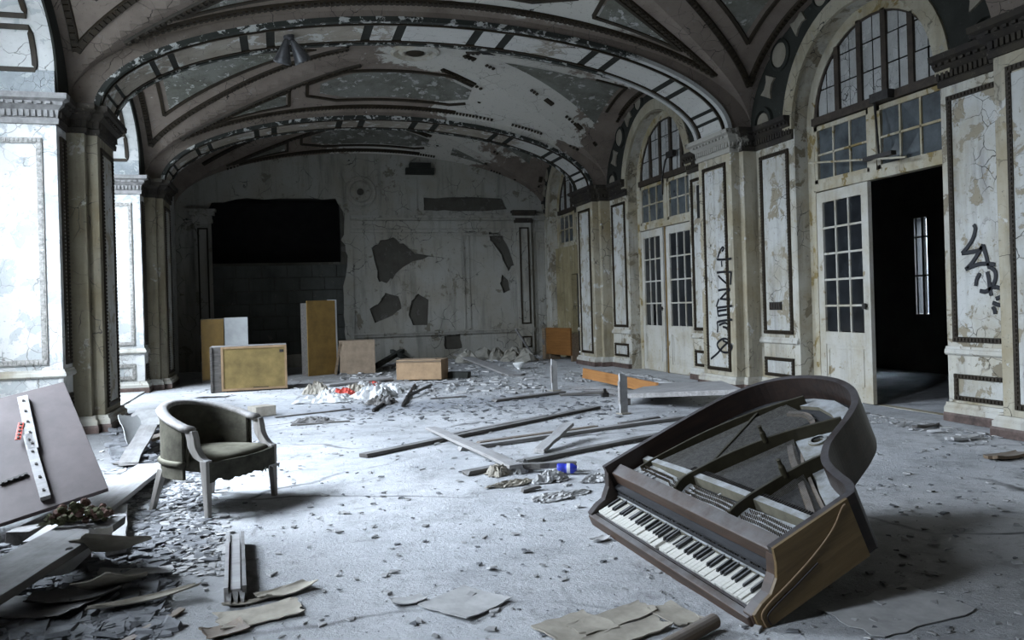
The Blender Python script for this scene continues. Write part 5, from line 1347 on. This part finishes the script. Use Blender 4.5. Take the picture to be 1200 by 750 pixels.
# ---------------------------------------------------------------- rubble that nobody could count
def scatter(name,label,n,place,size,m,seed,flat=.35):
    rs=np.random.RandomState(seed); V=[];F=[]
    for i in range(n):
        x,y=place(rs); x=max(-1.68,min(5.33,x)); y=min(y,17.1)
        s_=size[0]+(size[1]-size[0])*rs.rand()**3; th=rs.rand()*2*PI; el=.4+rs.rand()*1.2; z=s_*flat*(.3+rs.rand())
        c_,s2=math.cos(th),math.sin(th); o=len(V); tl=rs.randn()*.25*s_
        q=[(-1,-1),(1,-1+rs.rand()*.8),(1-rs.rand()*.8,1),(-1+rs.rand(),.6+rs.rand()*.4)]
        for zz in (0,1):
            for (a,b) in q:
                a2=a*s_*el; b2=b*s_; k=1 if zz==0 else .85
                V.append((x+(a2*c_-b2*s2)*k,y+(a2*s2+b2*c_)*k,.001+max(0,(a*tl))+zz*z))
        F+=[tuple(o+t for t in f) for f in MB.HEX]
    mb=MB(); mb.v=V; mb.f=F; o=mb.build(name,m,fix=False); o['kind']='stuff'; o['label']=label; o['category']='rubble'; return o
def P_all(rs):
    while True:
        y=1.8+rs.rand()**1.6*14; x=-1.6+rs.rand()*7.0
        if x<5.3: return x,y
scatter('floor_rubble','pale plaster crumbs scattered over the whole floor',5200,P_all,(.003,.022),m_chip,1)
scatter('floor_grit','dark grit and chips scattered over the whole floor',3000,P_all,(.003,.016),m_chipdark,2)
def P_flk(rs):
    px=150+rs.rand()*100; py=545+rs.rand()**1.2*115; p=fp(px+ (py-600)*.12,py); return p.x,p.y
scatter('paint_flake_drift','drift of loose blue grey paint flakes beside the armchair',1500,P_flk,(.006,.034),m_chipdark,3,.12)
def P_flk2(rs):
    px=120+rs.rand()*150; py=545+rs.rand()*130; p=fp(px,py); return p.x,p.y
scatter('paint_flake_drift','pale paint flakes mixed into the drift beside the armchair',900,P_flk2,(.006,.030),m_chip,4,.12)
def P_left(rs):
    px=-30+rs.rand()**1.2*230; py=640+rs.rand()*110; p=fp(px,py); return p.x,p.y
scatter('rubble_heap','dark rubble filling the lower left corner',1500,P_left,(.008,.05),m_chipdark,5,.3)
def P_dk(rs):
    px=132+rs.rand()*100; py=486+rs.rand()*58; p=fp(px,py); return p.x,p.y
scatter('rubble_heap','dark rubble behind the armchair beside the left pier',900,P_dk,(.012,.07),m_chipdark,15,.4)
def P_back(rs):
    px=400+rs.rand()*240; py=412+rs.rand()**1.5*50; p=fp(px,py); return p.x,min(p.y,16.9)
scatter('rubble_heap','plaster rubble strewn along the back wall',1800,P_back,(.01,.07),m_chip,6,.35)
def P_band(rs):
    px=400+rs.rand()*330; py=478+rs.randn()*9; p=fp(px,py); return p.x,p.y
scatter('paint_flake_drift','dark band of debris across the middle of the floor',900,P_band,(.006,.035),m_chipdark,7,.2)
def P_pier(rs):
    px=660+rs.rand()*210; py=436+rs.rand()*12; p=fp(px,py); return min(p.x,5.2),p.y
scatter('rubble_heap','white rubble along the foot of the right wall',700,P_pier,(.008,.05),m_chip,8,.4)
def P_pier2(rs): return 5.0+rs.rand()*.6,5.0+rs.rand()*1.6
scatter('rubble_heap','white rubble by the base of the near right pier',260,P_pier2,(.006,.04),m_chip,9,.4)

# ---------------------------------------------------------------- twin spotlight on the first arch
sp0=yp(337,44,YK[2]+.32)
tpos=archpt(math.acos((sp0.x-AC)/AA),YK[2]+.35,-.03)
sl=empty('ceiling_spotlight',tuple(tpos),0,'twin cone spotlight hanging from the first vault arch','lamp')
MB().lathe([(.001,.03),(.06,.03),(.06,-.02),(.02,-.04),(.001,-.04)],16,None,False).build('ceiling_plate',m_metal,sl)
MB().tube([(0,0,-.03),(0,0,-.09)],.012,8).build('stem',m_metal,sl)
for dx,tl in ((-.06,(.45,.22)),(.08,(.25,-.5))):
    M=Matrix.Translation((dx*.5,0,-.05))@Matrix.Rotation(tl[1],4,'Y')@Matrix.Rotation(tl[0],4,'X')
    mb=MB().lathe([(.018,.02),(.03,.0),(.095,-.22),(.10,-.24),(.085,-.235),(.02,-.03)],20,M,False); sh=mb.build('lamp_shade',m_metal,sl,smooth=True)
    MB().lathe([(.001,-.05),(.03,-.06),(.045,-.10),(.03,-.14),(.001,-.15)],12,M,False).build('bulb',m_white,sh)
# window opener rods hanging by the first fanlight
rod=empty('window_rod',(0,0,0),None,'thin wooden rod with a black hanger lying across the near transom windows','rod')
a=xp(948,191,DX-.22); b=xp(1062,184,DX-.22); rod.location=(a.x,a.y,a.z); o0=Vector(rod.location)
MB().tube([a-o0,b-o0],.011,8).build('wood_rod',m_doorframe,rod)
c=xp(1024,112,DX-.10); d_=xp(1030,182,DX-.22)
MB().tube([c-o0,d_-o0],.012,6).build('hanger',m_iron,rod)
p=xp(1033,113,DX-.10); MB().obox(p-o0,(0,1,0),(0,0,1),(1,0,0),.13,.045,.04).build('hanger_block',m_iron,rod)
p=xp(1030,183,DX-.22); MB().obox(p-o0,(0,1,0),(0,0,1),(1,0,0),.20,.02,.03).build('hanger_bar',m_iron,rod)
cb=xp(783,182,DX-.08); cc=xp(776,228,DX-.06)
o=MB().tube([Vector((0,-.10,.02)),Vector((0,.0,0)),Vector((0,.10,-.06)),(cc-cb)*.55+Vector((0,.10,0)),(cc-cb)],.016,6).box((-.03,-.20,-.04),(.03,.03,.05)).build('hanging_cable',m_iron); o.location=cb; tag(o,'black cable dangling from the second fanlight sill','cable')
